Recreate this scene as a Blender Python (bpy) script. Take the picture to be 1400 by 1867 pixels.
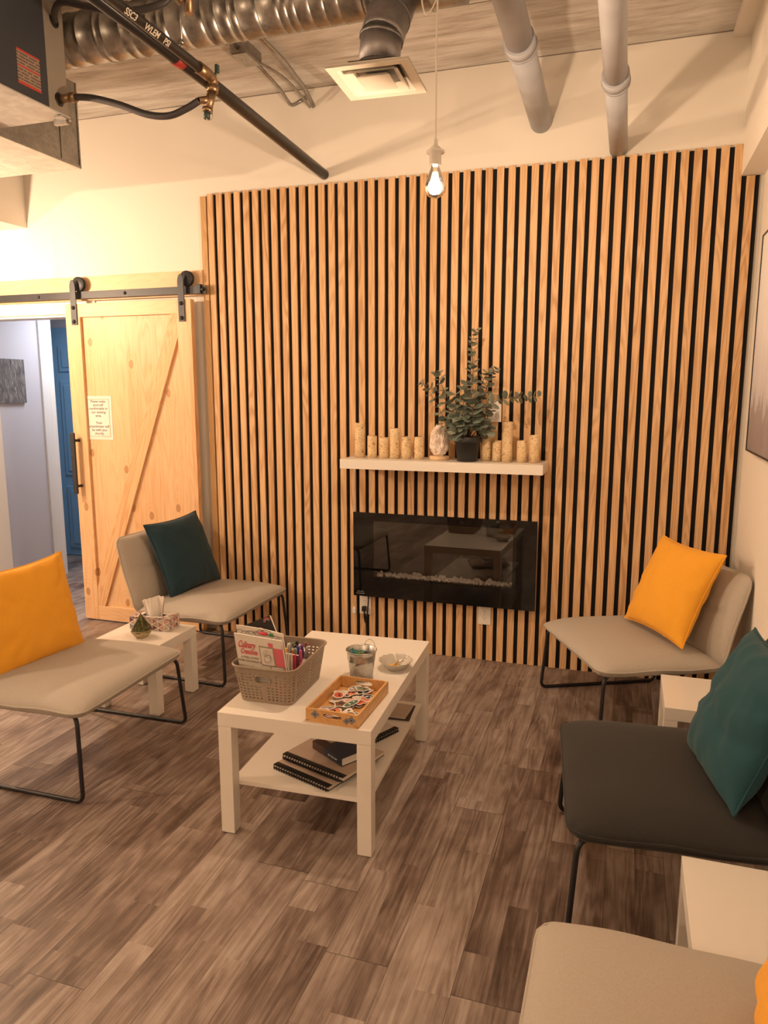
import bpy, bmesh, math, random
from mathutils import Vector, Matrix, noise
PI = math.pi
S = bpy.context.scene
for o in list(bpy.data.objects): bpy.data.objects.remove(o)

# ------------------------------------------------------------------ camera, world, exposure
cam_d = bpy.data.cameras.new('camera'); cam = bpy.data.objects.new('camera', cam_d)
S.collection.objects.link(cam); S.camera = cam
cam_d.sensor_fit = 'VERTICAL'; cam_d.sensor_height = 36.0; cam_d.lens = 1343.16 / 1867 * 36
cam_d.clip_start = 0.02; cam_d.clip_end = 60
CY, CP, CR = 0.3164, -0.1643, 0.0
_f = Vector((-math.sin(CY)*math.cos(CP), math.cos(CY)*math.cos(CP), math.sin(CP)))
_r = Vector((math.cos(CY), math.sin(CY), 0)); _u = _r.cross(_f)
M = Matrix((_r, _u, -_f)).transposed().to_4x4(); M.translation = Vector((2.3694, -4.0299, 1.5393))
cam.matrix_world = M
W = bpy.data.worlds.new('world'); S.world = W; W.use_nodes = True
W.node_tree.nodes['Background'].inputs[0].default_value = (1.0, 0.72, 0.5, 1)
W.node_tree.nodes['Background'].inputs[1].default_value = 0.05
S.view_settings.view_transform = 'Standard'; S.view_settings.look = 'None'
S.view_settings.exposure = 0.24; S.view_settings.gamma = 1.0
try: S.view_settings.use_curve_mapping = False
except Exception: pass
WARM = (1.0, 0.715, 0.52)
# pendant bulbs: (x, y, z, watts); the first is in view, the last two are unseen, added for fill
BULBS = [(1.70, -1.42, 2.235, 86), (-1.50, -1.12, 2.15, 215), (-2.1, -3.3, 2.235, 330), (1.2, -5.6, 2.235, 125)]
HALL_W = 15.0
HALL_COL = (0.84, 0.88, 1.0)

C = S.collection
rnd = random.Random(7)

# ------------------------------------------------------------------ node helper
class NT:
    def __init__(s, name):
        s.m = bpy.data.materials.new(name); s.m.use_nodes = True
        s.t = s.m.node_tree; s.t.nodes.clear()
        s.out = s.t.nodes.new('ShaderNodeOutputMaterial')
    def put(s, sock, v):
        if isinstance(v, bpy.types.NodeSocket): s.t.links.new(v, sock)
        elif v is not None:
            if hasattr(sock.default_value, '__len__') and not hasattr(v, '__len__'): v = (v,)*len(sock.default_value)
            if hasattr(v, '__len__') and len(v) == 3 and len(sock.default_value) == 4: v = (*v, 1)
            sock.default_value = v
    def n(s, typ, props=None, **kw):
        nd = s.t.nodes.new('ShaderNode' + typ)
        for k, v in (props or {}).items(): setattr(nd, k, v)
        for k, v in kw.items():
            k2 = k.replace('_', ' ')
            if k[0] == 'i' and k[1:].isdigit(): s.put(nd.inputs[int(k[1:])], v)
            else: s.put(nd.inputs[k2], v)
        return nd
    def math(s, op, a, b=None, c=None):
        nd = s.t.nodes.new('ShaderNodeMath'); nd.operation = op
        for i, v in enumerate((a, b, c)):
            if v is not None: s.put(nd.inputs[i], v)
        return nd.outputs[0]
    def mix(s, f, a, b, mode='MIX'):
        nd = s.t.nodes.new('ShaderNodeMix'); nd.data_type = 'RGBA'; nd.blend_type = mode
        s.put(nd.inputs[0], f); s.put(nd.inputs[6], a); s.put(nd.inputs[7], b)
        return nd.outputs[2]
    def obj(s): return s.n('TexCoord').outputs['Object']
    def sep(s, v):
        nd = s.n('SeparateXYZ', i0=v); return nd.outputs
    def comb(s, x=0, y=0, z=0): return s.n('CombineXYZ', i0=x, i1=y, i2=z).outputs[0]
    def scale(s, v, xyz):
        return s.n('Mapping', i0=v, Scale=xyz).outputs[0]
    def noise(s, v, sc, det=4, rough=.55, dist=0.0):
        return s.n('TexNoise', Vector=v, Scale=sc, Detail=det, Roughness=rough, Distortion=dist).outputs[0]
    def white(s, v, dim='3D'):
        nd = s.n('TexWhiteNoise', {'noise_dimensions': dim})
        s.put(nd.inputs['W' if dim == '1D' else 'Vector'], v); return nd.outputs[0]
    def ramp(s, f, stops, interp='LINEAR'):
        nd = s.n('ValToRGB', i0=f); r = nd.color_ramp; r.interpolation = interp
        while len(r.elements) < len(stops): r.elements.new(0.5)
        for e, (p, c) in zip(r.elements, stops):
            e.position = p; e.color = (*c, 1) if len(c) == 3 else c
        return nd.outputs[0]
    def bump(s, h, st=.2, d=.002):
        return s.n('Bump', Strength=st, Distance=d, Height=h).outputs[0]
    def done(s, col, rough=.6, metal=0.0, normal=None, **kw):
        p = s.n('BsdfPrincipled', Base_Color=col, Roughness=rough, Metallic=metal)
        for k, v in kw.items(): s.put(p.inputs[k.replace('_', ' ')], v)
        if normal is not None: s.put(p.inputs['Normal'], normal)
        s.t.links.new(p.outputs[0], s.out.inputs[0]); return s.m

MAT = {}
def plain(name, col, rough=.6, metal=0.0, grain=0.06, sc=60, **kw):
    if name in MAT: return MAT[name]
    t = NT(name); v = t.obj(); h = t.noise(v, sc, 3)
    c = t.mix(h, tuple(x*(1-grain) for x in col), tuple(min(1, x*(1+grain)) for x in col))
    MAT[name] = t.done(c, rough, metal, t.bump(h, .08, .0008), **kw); return MAT[name]

def m_drywall(name, col):
    t = NT(name); v = t.obj(); h = t.noise(v, 180, 3); g = t.noise(v, 1.3, 3)
    c = t.mix(g, col, tuple(x*.96 for x in col))
    return t.done(c, .85, 0, t.bump(h, .12, .001))
WALL = m_drywall('wall_paint', (.84, .80, .73)); WHITE_TRIM = plain('white_trim_paint', (.80, .78, .74), .45, grain=.02)
HALL = m_drywall('hall_paint', (.62, .60, .62))

def m_concrete():
    t = NT('concrete_ceiling'); v = t.obj()
    a = t.noise(t.scale(v, (.8, 5.5, 1)), 1.6, 6, .6, .6); b = t.noise(t.scale(v, (2, 15, 1)), 2.0, 5, .7)
    g = t.noise(v, 70, 3, .7)
    f = t.math('ADD', t.math('MULTIPLY', a, .6), t.math('MULTIPLY', b, .4))
    c = t.ramp(f, [(.36, (.36, .31, .26)), (.5, (.60, .57, .53)), (.62, (.76, .745, .72))])
    y = t.sep(v)[1]; fr = t.math('FRACT', t.math('DIVIDE', t.math('ADD', y, 20.12), .61))
    seam = t.math('LESS_THAN', fr, .014)
    c = t.mix(seam, c, (.14, .12, .10)); c = t.mix(t.math('MULTIPLY', g, .18), c, (.34, .32, .30))
    return t.done(c, .9, 0, t.bump(t.math('ADD', a, g), .35, .006))
CONC = m_concrete()

def m_floor():
    t = NT('rustic_plank_floor'); v = t.obj(); x, y, z = t.sep(v)
    pw = .182
    u = t.math('DIVIDE', t.math('ADD', x, 40.03), pw); row = t.math('FLOOR', u)
    r1 = t.white(row, '1D')
    w = t.math('ADD', t.math('DIVIDE', y, 1.22), t.math('MULTIPLY', r1, 7.3)); col = t.math('FLOOR', w)
    pid = t.white(t.comb(row, col, 0))
    # narrower board strips printed inside each plank
    sid0 = t.math('FLOOR', t.math('MULTIPLY', u, 2.0)); wob = t.white(t.comb(sid0, 5, 1))
    w2 = t.math('ADD', t.math('DIVIDE', y, .62), t.math('MULTIPLY', wob, 5.1))
    sid = t.white(t.comb(sid0, t.math('FLOOR', w2), 3))
    sid3 = t.white(t.comb(t.math('FLOOR', t.math('MULTIPLY', u, 5.0)), t.math('FLOOR', t.math('ADD', w2, t.math('MULTIPLY', pid, 3))), 9))
    off = t.math('MULTIPLY', t.math('ADD', pid, sid), 13.0)
    g1 = t.noise(t.comb(t.math('MULTIPLY', x, 22), t.math('MULTIPLY', y, 1.2), off), 1.0, 8, .72, .5)
    g2 = t.noise(t.comb(t.math('MULTIPLY', x, 150), t.math('MULTIPLY', y, 3.2), off), 1.0, 4, .7)
    g3 = t.noise(t.comb(t.math('MULTIPLY', x, 7), t.math('MULTIPLY', y, 3.4), off), 1.0, 5, .62, .4)
    lo = t.noise(t.comb(t.math('MULTIPLY', x, 9), t.math('MULTIPLY', y, .9), off), 1.0, 2, .5)
    rings = t.math('SINE', t.math('MULTIPLY', lo, 75)); rings = t.math('MULTIPLY', t.math('ADD', rings, 1), .5)
    f = t.math('ADD', t.math('MULTIPLY', sid, .12), t.math('MULTIPLY', pid, .15))
    f = t.math('ADD', f, t.math('MULTIPLY', sid3, .05))
    f = t.math('ADD', f, t.math('MULTIPLY', g1, .38)); f = t.math('ADD', f, t.math('MULTIPLY', g3, .48))
    f = t.math('ADD', f, t.math('MULTIPLY', t.math('MULTIPLY', rings, g3), .17))
    f = t.math('ADD', f, t.math('MULTIPLY', t.math('SUBTRACT', g2, .5), .34))
    c = t.ramp(f, [(.36, (.040, .024, .019)), (.48, (.105, .070, .057)), (.59, (.185, .135, .114)), (.70, (.29, .23, .20)), (.86, (.42, .355, .32))])
    fx = t.math('FRACT', u); fy = t.math('FRACT', w)
    seam = t.math('MAXIMUM', t.math('LESS_THAN', fx, .010), t.math('LESS_THAN', fy, .0022))
    c = t.mix(t.math('MULTIPLY', seam, .7), c, (.03, .02, .015))
    h = t.math('SUBTRACT', t.math('ADD', g2, g1), t.math('MULTIPLY', seam, 1.5))
    rg = t.math('ADD', .31, t.math('MULTIPLY', g2, .2))
    return t.done(c, rg, 0, t.bump(h, .35, .0015), Specular_IOR_Level=.45)
FLOOR = m_floor()

def m_wood(name, base, dark, axis='z', knots=False, gs=1.0, slat=None, rough=.55, planks=None, ringw=.30):
    t = NT(name); v = t.obj(); x, y, z = t.sep(v)
    ax = {'x': (x, y, z), 'y': (y, x, z), 'z': (z, x, y)}[axis]
    L, A, B = ax
    idn = 0.0
    if slat: idn = t.white(t.math('FLOOR', t.math('DIVIDE', t.math('ADD', A, 10*slat), slat)), '1D')
    if planks: idn = t.white(t.math('FLOOR', t.math('DIVIDE', t.math('ADD', A, 3.02), planks)), '1D')
    off = t.math('MULTIPLY', idn, 31.0)
    A2 = t.math('ADD', A, t.math('MULTIPLY', B, .7))
    lo = t.noise(t.comb(t.math('MULTIPLY', A2, 11*gs), t.math('ADD', t.math('MULTIPLY', L, .9*gs), off), off), 1.0, 2, .45, .3)
    rings = t.math('MULTIPLY', t.math('ADD', t.math('SINE', t.math('MULTIPLY', lo, 90)), 1), .5)
    fine = t.noise(t.comb(t.math('MULTIPLY', A2, 420*gs), t.math('MULTIPLY', L, 6), off), 1.0, 3, .6)
    mid = t.noise(t.comb(t.math('MULTIPLY', A2, 90*gs), t.math('MULTIPLY', L, 1.6), off), 1.0, 3, .6)
    f = t.math('ADD', t.math('MULTIPLY', rings, ringw), t.math('ADD', t.math('MULTIPLY', fine, .3), t.math('MULTIPLY', mid, .45)))
    f = t.math('ADD', f, t.math('MULTIPLY', t.math('SUBTRACT', idn, .5), .22))
    c = t.ramp(f, [(.34, base), (.58, tuple((a*.6+b*.4) for a, b in zip(base, dark))), (.80, dark)])
    if knots:
        vv = t.comb(t.math('MULTIPLY', A, 5.0), t.math('MULTIPLY', L, 3.1), t.math('MULTIPLY', off, 1.0))
        vo = t.n('TexVoronoi', {'voronoi_dimensions': '2D'}, Vector=vv, Scale=1.0, Randomness=.9)
        d = t.math('ADD', vo.outputs['Distance'], t.math('MULTIPLY', mid, .05))
        gate = t.white(vo.outputs['Position']); gate = t.math('GREATER_THAN', gate, .35)
        kn = t.math('MULTIPLY', t.math('LESS_THAN', d, .105), gate)
        core = t.math('MULTIPLY', t.math('LESS_THAN', d, .06), gate)
        halo = t.math('MULTIPLY', t.math('MULTIPLY', t.math('LESS_THAN', d, .30), gate), t.math('MULTIPLY', t.math('ADD', t.math('SINE', t.math('MULTIPLY', d, 70)), 1), .09))
        c = t.mix(halo, c, dark); c = t.mix(t.math('MULTIPLY', kn, .75), c, tuple(q*.62 for q in dark)); c = t.mix(t.math('MULTIPLY', core, .5), c, dark)
    return t.done(c, rough, 0, t.bump(f, .1, .0008))
PITCH = 0.0591
SLAT = m_wood('oak_veneer_slats', (.76, .50, .27), (.50, .275, .115), 'z', slat=PITCH, rough=.6)
PINE = m_wood('knotty_pine', (.80, .535, .31), (.60, .30, .115), 'z', knots=True, planks=.23, rough=.45, ringw=.18)
PINE_X = m_wood('pine_board', (.80, .535, .31), (.60, .30, .115), 'x', knots=True, rough=.45, ringw=.18)
BAMBOO = m_wood('bamboo', (.66, .38, .155), (.46, .22, .07), 'y', gs=2.5, rough=.4)
LIGHTWOOD = m_wood('pale_base_wood', (.74, .53, .33), (.52, .32, .16), 'x', gs=3)
FELT = plain('black_felt', (.005, .005, .006), .95, sc=90)
BLACKMETAL = plain('black_powder_coat', (.013, .013, .016), .42)
DARKIRON = plain('dark_iron_hardware', (.035, .038, .046), .45, .3)
LACQ = plain('white_lacquer', (.80, .765, .71), .33, grain=.01)
def m_fabric(name, a, b, sc=900):
    t = NT(name); v = t.obj()
    n1 = t.noise(v, sc, 2, .7); n2 = t.noise(t.scale(v, (1, 8, 1)), 120, 3, .7); n3 = t.noise(t.scale(v, (8, 1, 1)), 120, 3, .7)
    f = t.math('ADD', t.math('MULTIPLY', n1, .5), t.math('MULTIPLY', t.math('ADD', n2, n3), .25))
    c = t.ramp(f, [(.36, a), (.64, b)])
    return t.done(c, .92, 0, t.bump(f, .3, .0012), Sheen_Weight=.08, Sheen_Roughness=.5)
BEIGE = m_fabric('beige_woven_fabric', (.36, .325, .28), (.52, .48, .425))
CHAR = m_fabric('charcoal_woven_fabric', (.012, .011, .010), (.028, .026, .024))
MUSTARD = m_fabric('mustard_cotton', (.78, .345, .020), (.90, .44, .040), 1400)
TEAL = m_fabric('teal_cotton', (.006, .048, .066), (.014, .078, .098), 1400)
NAVY = m_fabric('dark_teal_cotton', (.006, .030, .047), (.012, .045, .066), 1400)
def m_galv(name, sc=14, rough=.32, base=(.46, .45, .43), metal=.95):
    t = NT(name); v = t.obj()
    vo = t.n('TexVoronoi', Vector=v, Scale=sc*5); n1 = t.noise(v, sc, 4)
    f = t.math('ADD', t.math('MULTIPLY', t.white(vo.outputs['Position']), .25), n1)
    c = t.ramp(f, [(.35, tuple(q*.68 for q in base)), (.85, base)])
    return t.done(c, t.math('ADD', rough-.1, t.math('MULTIPLY', n1, .25)), metal, t.bump(n1, .1, .003))
GALV = m_galv('galvanised_steel'); GALVB = m_galv('bucket_zinc', 60, .3, (.62, .61, .58))
PVC = plain('grey_plastic_pipe', (.40, .415, .455), .5, 0, .18, 9)
BRASS = plain('aged_brass', (.34, .23, .14), .38, .9)
BLACKPIPE = plain('black_iron_pipe', (.020, .019, .020), .33, .2, .3, 20)
HOSE = plain('braided_hose', (.055, .050, .055), .5, .3, .3, 300)
CORDW = plain('white_cord', (.75, .70, .62), .5)
WPLAS = plain('white_plastic', (.80, .77, .71), .35, grain=.01)
SLOT = plain('dark_slots', (.02, .018, .015), .6)
BLKPL = plain('black_plastic', (.012, .012, .013), .4)
PAPER = plain('white_paper', (.80, .77, .73), .8, grain=.02)
PAPERDK = plain('cream_paper', (.66, .60, .53), .85, grain=.04)
def glassmat(name, tint=(1, 1, 1), gloss=.12, rough=.02):
    if name in MAT: return MAT[name]
    t = NT(name); fr = t.n('Fresnel', IOR=1.5).outputs[0]
    tr = t.n('BsdfTransparent', Color=tint); gl = t.n('BsdfGlossy', Color=(1, 1, 1), Roughness=rough)
    ms = t.n('MixShader', i0=t.math('MINIMUM', t.math('ADD', t.math('MULTIPLY', fr, 1.0), gloss*.2), 1.0))
    t.t.links.new(tr.outputs[0], ms.inputs[1]); t.t.links.new(gl.outputs[0], ms.inputs[2])
    t.t.links.new(ms.outputs[0], t.out.inputs[0]); MAT[name] = t.m; return t.m
def emis(name, col, st):
    t = NT(name); e = t.n('Emission', Color=col, Strength=st); t.t.links.new(e.outputs[0], t.out.inputs[0]); return t.m

# ------------------------------------------------------------------ mesh helper
class MB:
    def __init__(s): s.v = []; s.f = []; s.mi = []; s.sm = []
    def add(s, vs, fs, mi=0, sm=False):
        b = len(s.v); s.v += [tuple(p) for p in vs]
        for f in fs: s.f.append(tuple(i+b for i in f)); s.mi.append(mi); s.sm.append(sm)
        return s
    def box(s, a, b, mi=0, bev=0.0, mat=None):
        x0, y0, z0 = [min(p, q) for p, q in zip(a, b)]; x1, y1, z1 = [max(p, q) for p, q in zip(a, b)]
        if bev <= 0:
            vs = [(x0, y0, z0), (x1, y0, z0), (x1, y1, z0), (x0, y1, z0), (x0, y0, z1), (x1, y0, z1), (x1, y1, z1), (x0, y1, z1)]
            fs = [(0, 3, 2, 1), (4, 5, 6, 7), (0, 1, 5, 4), (1, 2, 6, 5), (2, 3, 7, 6), (3, 0, 4, 7)]
        else:
            bm = bmesh.new(); bmesh.ops.create_cube(bm, size=1)
            for q in bm.verts: q.co = Vector(((x0+x1)/2+q.co.x*(x1-x0), (y0+y1)/2+q.co.y*(y1-y0), (z0+z1)/2+q.co.z*(z1-z0)))
            bmesh.ops.bevel(bm, geom=bm.edges[:], offset=bev, segments=2, affect='EDGES', profile=.7)
            bm.verts.index_update(); vs = [q.co[:] for q in bm.verts]; fs = [[q.index for q in f.verts] for f in bm.faces]; bm.free()
        if mat is not None: vs = [mat @ Vector(p) for p in vs]
        return s.add(vs, fs, mi)
    def tube(s, pts, r, n=12, mi=0, caps=True, closed=False):
        P = [Vector(p) for p in pts]; k = len(P)
        R = r if hasattr(r, '__len__') else [r]*k
        T = []
        for i in range(k):
            a = P[(i-1) % k] if closed or i > 0 else P[i]; b = P[(i+1) % k] if closed or i < k-1 else P[i]
            T.append((b-a).normalized())
        up = Vector((0, 0, 1)) if abs(T[0].z) < .9 else Vector((1, 0, 0))
        N = T[0].cross(up).normalized(); vs = []
        for i in range(k):
            N = (N - T[i]*N.dot(T[i])).normalized(); B = T[i].cross(N)
            for j in range(n):
                a = 2*PI*j/n; vs.append(P[i] + (N*math.cos(a)+B*math.sin(a))*R[i])
        fs = []
        for i in range(k if closed else k-1):
            for j in range(n):
                a = i*n+j; b = i*n+(j+1) % n; c2 = ((i+1) % k)*n
                fs.append((a, b, c2+(j+1) % n, c2+j))
        s.add(vs, fs, mi, True)
        if caps and not closed:
            base = len(s.v)-len(vs)
            s.f.append(tuple(base+j for j in reversed(range(n)))); s.mi.append(mi); s.sm.append(False)
            s.f.append(tuple(base+(k-1)*n+j for j in range(n))); s.mi.append(mi); s.sm.append(False)
        return s
    def lathe(s, prof, c=(0, 0, 0), n=28, mi=0, axis='z', sm=True):
        vs = []; c = Vector(c)
        for (r, h) in prof:
            for j in range(n):
                a = 2*PI*j/n; p = (r*math.cos(a), r*math.sin(a), h)
                if axis == 'y': p = (p[0], -p[2], p[1])
                if axis == 'x': p = (p[2], p[0], p[1])
                vs.append(c+Vector(p))
        fs = [(i*n+j, i*n+(j+1) % n, (i+1)*n+(j+1) % n, (i+1)*n+j) for i in range(len(prof)-1) for j in range(n)]
        return s.add(vs, fs, mi, sm)
    def prism(s, poly, z0, z1, mi=0, mat=None):
        k = len(poly); vs = [(x, y, z0) for x, y in poly]+[(x, y, z1) for x, y in poly]
        if mat is not None: vs = [mat @ Vector(p) for p in vs]
        fs = [tuple(reversed(range(k))), tuple(range(k, 2*k))]+[(i, (i+1) % k, k+(i+1) % k, k+i) for i in range(k)]
        return s.add(vs, fs, mi)
    def grid(s, fn, nu, nv, mi=0, sm=True, skip=None):
        vs = [fn(i/nu, j/nv) for j in range(nv+1) for i in range(nu+1)]
        fs = [(j*(nu+1)+i, j*(nu+1)+i+1, (j+1)*(nu+1)+i+1, (j+1)*(nu+1)+i) for j in range(nv) for i in range(nu) if not (skip and skip(i, j))]
        return s.add(vs, fs, mi, sm)
    def build(s, name, mats, parent=None, world=False, label=None, off=None):
        me = bpy.data.meshes.new(name)
        vs = s.v
        if world and parent is not None:
            iv = parent.matrix_basis.inverted(); vs = [tuple(iv @ Vector(p)) for p in vs]
        if off is not None: vs = [(p[0]-off[0], p[1]-off[1], p[2]-off[2]) for p in vs]
        me.from_pydata(vs, [], s.f)
        for m in (mats if isinstance(mats, (list, tuple)) else [mats]): me.materials.append(m)
        me.polygons.foreach_set('material_index', s.mi); me.polygons.foreach_set('use_smooth', s.sm); me.update()
        o = bpy.data.objects.new(name, me); C.objects.link(o)
        if parent is not None: o.parent = parent
        if off is not None and parent is None: o.location = off
        if label: o['label'] = label
        return o
def fillet(pts, r, seg=5):
    P = [Vector(p) for p in pts]; out = [P[0]]
    for i in range(1, len(P)-1):
        a = (P[i-1]-P[i]); b = (P[i+1]-P[i]); d = min(r, a.length*.49, b.length*.49)
        A = P[i]+a.normalized()*d; B = P[i]+b.normalized()*d
        for k in range(seg+1):
            t = k/seg; out.append(A*(1-t)**2+P[i]*2*t*(1-t)+B*t*t)
    out.append(P[-1]); return out
def spline(pts, seg=8):
    P = [Vector(p) for p in pts]; out = []
    for i in range(len(P)-1):
        a = P[max(i-1, 0)]; b = P[i]; c = P[i+1]; d = P[min(i+2, len(P)-1)]
        for k in range(seg):
            t = k/seg
            out.append(.5*((2*b)+(c-a)*t+(2*a-5*b+4*c-d)*t*t+(3*b-a-3*c+d)*t**3))
    out.append(P[-1]); return out
def thing(name, label, cat, loc=(0, 0, 0), rz=0.0, group=None):
    o = bpy.data.objects.new(name, None); C.objects.link(o); o.empty_display_size = .05
    o.location = loc; o.rotation_euler = (0, 0, rz)
    o.matrix_basis = Matrix.Translation(loc) @ Matrix.Rotation(rz, 4, 'Z')
    o['label'] = label; o['category'] = cat
    if group: o['group'] = group
    return o
def tag(o, label, cat, group=None, kind=None):
    o['label'] = label; o['category'] = cat
    if group: o['group'] = group
    if kind: o['kind'] = kind
    return o
def struct(o, label=None):
    o['kind'] = 'structure'
    if label: o['label'] = label
    return o
def text_mesh(name, body, size, mat, parent, M4, label=None, align='CENTER', ext=.0003, bold=0.0, shear=0.0):
    cu = bpy.data.curves.new('lettering', 'FONT'); cu.body = body; cu.size = size; cu.align_x = align; cu.align_y = 'CENTER'
    cu.extrude = ext; cu.offset = bold; cu.shear = shear
    tmp = bpy.data.objects.new('tmp', cu); C.objects.link(tmp)
    dg = bpy.context.evaluated_depsgraph_get(); me = bpy.data.meshes.new_from_object(tmp.evaluated_get(dg))
    bpy.data.objects.remove(tmp); me.transform(M4); me.materials.clear(); me.materials.append(mat)
    o = bpy.data.objects.new(name, me); C.objects.link(o); o.parent = parent
    return o
def frame_mat(o, u, v):
    u = Vector(u).normalized(); v = Vector(v); v = (v-u*v.dot(u)).normalized(); w = u.cross(v)
    m = Matrix((u, v, w)).transposed().to_4x4(); m.translation = Vector(o); return m

# ================================================================== THE SETTING
CEIL = 3.18; XR = 2.925; BHX = -1.40
m = MB(); m.box((-4.2, -7.2, -.05), (3.1, 2.3, 0)); struct(m.build('floor', FLOOR), 'rustic brown wood-look plank floor')
m = MB(); m.box((-3.6, -7.0, CEIL), (3.1, .16, CEIL+.1)); struct(m.build('ceiling', CONC), 'bare board-marked concrete ceiling')
YB = .026
m = MB()
m.box((-3.6, YB, 0), (-1.885, YB+.13, CEIL)); m.box((-1.885, YB, 2.02), (-.80, YB+.13, CEIL)); m.box((-.80, YB, 0), (XR+.1, YB+.13, CEIL))
struct(m.build('wall_back', WALL), 'cream wall behind the slat panel')
m = MB(); m.box((XR, -7.0, 0), (XR+.1, YB, CEIL)); struct(m.build('wall_right', WALL))
m = MB(); m.box((-3.7, -7.0, 0), (-3.6, .16, CEIL)); struct(m.build('wall_left', WALL))
m = MB(); m.box((-3.7, -7.1, 0), (3.1, -7.0, CEIL)); struct(m.build('wall_front', WALL))
# bulkhead along the right wall
m = MB(); m.box((2.825, -7.0, 2.537), (XR, YB, CEIL)); m.box((2.748, -7.0, 3.15), (2.825, YB, CEIL))
struct(m.build('trim_1', WALL), 'cream drywall bulkhead along the top of the right wall')
m = MB(); m.box((-3.6, -3.0, 2.575), (BHX, YB, CEIL)); struct(m.build('trim_6', WALL), 'cream drywall bulkhead in the top left corner')
# corridor beyond the sliding door
m = MB(); m.box((-2.2, YB+.13, 0), (-2.1, .90, 2.6)); m.box((-4.2, .80, 0), (-2.2, .90, 2.6))
struct(m.build('wall_hall_left', HALL))
m = MB(); m.box((-4.2, 1.56, 0), (.9, 1.66, 2.6)); struct(m.build('wall_hall_back', HALL))
m = MB(); m.box((.8, YB+.13, 0), (.9, 1.56, 2.6)); struct(m.build('wall_hall_right', HALL))
m = MB(); m.box((-4.2, YB+.13, 2.32), (.9, 1.66, 2.4)); struct(m.build('ceiling_hall', HALL))
m = MB(); m.box((-2.2, .88, 0), (-2.085, .935, 2.10), bev=.004); m.box((-2.12, .80, 0), (-2.085, .88, 2.10), bev=.004)
struct(m.build('trim_2', WHITE_TRIM), 'white corner casing at the end of the corridor wall')
# white jamb and casing of the opening
m = MB(); m.box((-1.97, YB-.012, 0), (-1.890, YB, 2.10)); m.box((-1.97, YB-.012, 2.025), (-.90, YB, 2.10))
m.box((-1.895, YB, 0), (-1.881, YB+.13, 2.02)); m.box((-1.89, YB, 2.008), (-.8, YB+.13, 2.022))
struct(m.build('trim_3', WHITE_TRIM), 'white casing around the corridor opening')
# blue door at the far side of the corridor
DOORBLUE = plain('blue_door_paint', (.24, .47, .70), .5, grain=.03)
d2 = thing('door_2', 'blue panelled door at the end of the corridor', 'door', (-2.25, 1.55, 0)); struct(d2)
m = MB(); m.box((-2.66, 1.515, .005), (-1.84, 1.555, 2.03))
for zz in ((.08, .66), (.76, 1.62), (1.70, 1.93)):
    for xx in ((-2.54, -2.29), (-2.21, -1.96)):
        m.box((xx[0], 1.506, zz[0]), (xx[1], 1.516, zz[1]), bev=.006); m.box((xx[0]+.04, 1.500, zz[0]+.04), (xx[1]-.04, 1.510, zz[1]-.04), bev=.004)
m.build('door_panel', DOORBLUE, d2, world=True)
m = MB(); m.lathe([(0, .06), (.025, .055), (.03, .035), (.012, .02), (.012, 0), (.026, 0)], (-1.90, 1.515, 1.0), 16, axis='y'); m.build('door_knob', GALV, d2, world=True)
m = MB(); m.box((-2.72, 1.53, 0), (-2.66, 1.56, 2.09)); m.box((-1.84, 1.53, 0), (-1.76, 1.56, 2.09)); m.box((-2.72, 1.53, 2.03), (-1.76, 1.56, 2.09))
struct(m.build('trim_4', DOORBLUE))
# pine header board above the rail
m = MB(); m.box((-2.9, -.012, 2.10), (-.092, YB, 2.248), bev=.003); struct(m.build('trim_5', PINE_X), 'pine header board behind the door rail')
# baseboards
for nm, a, b in (('baseboard_right', (XR-.012, -7, 0), (XR, 0, .09)), ('baseboard_left', (-3.6, -7, 0), (-3.588, 0, .09)), ('baseboard_front', (-3.6, -7, 0), (XR, -6.988, .09))):
    m = MB(); m.box(a, b); struct(m.build(nm, WHITE_TRIM))

# ------------------------------------------------------------------ slat panel
sp = thing('slat_panel', 'oak veneer slat wall panel with black gaps around the fireplace', 'wall panel', (1.4, .026, 0))
HT = 2.676
m = MB(); m.box((-.055, .0125, .0), (2.905, .0245, HT-.006)); m.build('backing', FELT, sp, world=True, label='black felt backing seen between slats')
m = MB()
for i in range(-1, 49):
    xc = (i+.5)*PITCH; h = HT if xc < 2.82 else 2.535
    m.box((xc-.0182, 0, .002), (xc+.0182, .0125, h+rnd.uniform(-.002, .002)), bev=.0008)
so = m.build('slats', SLAT, sp, world=True)
# keep object coordinates in the shader aligned to the world for the slat index
so.data.transform(Matrix.Translation((1.4-PITCH*100*round(1.4/PITCH/100), 0, 0))) ; so.location.x = -(1.4-PITCH*100*round(1.4/PITCH/100))
m = MB(); m.box((-.092, -.004, 0), (-.0545, .026, HT-.012), bev=.001); m.build('edge_trim', m_wood('edge_trim_wood', (.56, .34, .15), (.40, .21, .075), 'z'), sp, world=True, label='flat brown edging strip')

# ------------------------------------------------------------------ sliding barn door
bd = thing('door_1', 'knotty pine sliding barn door with diagonal brace, hung open beside the slat panel', 'door', (-.6, -.055, 0)); struct(bd)
X0, X1, ZT = -1.056, -.140, 2.075
m = MB(); m.box((X0+.09, -.056, .015), (X1-.09, -.040, ZT-.01)); m.build('panel', PINE, bd, world=True)
for a, b in (((X0, -.075), (X0+.108, -.036)), ((X1-.098, -.075), (X1, -.036))):
    m = MB(); m.box((a[0], a[1], .01), (b[0], b[1], ZT), bev=.002); m.build('stile', PINE, bd, world=True)
for z0, z1 in ((.01, .105), (1.992, ZT)):
    m = MB(); m.box((X0+.108, -.074, z0), (X1-.098, -.037, z1), bev=.002); m.build('rail', PINE_X, bd, world=True)
p0 = (-.948, .105); p1 = (-.238, 1.992)
dx, dz = p1[0]-p0[0], p1[1]-p0[1]
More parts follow.
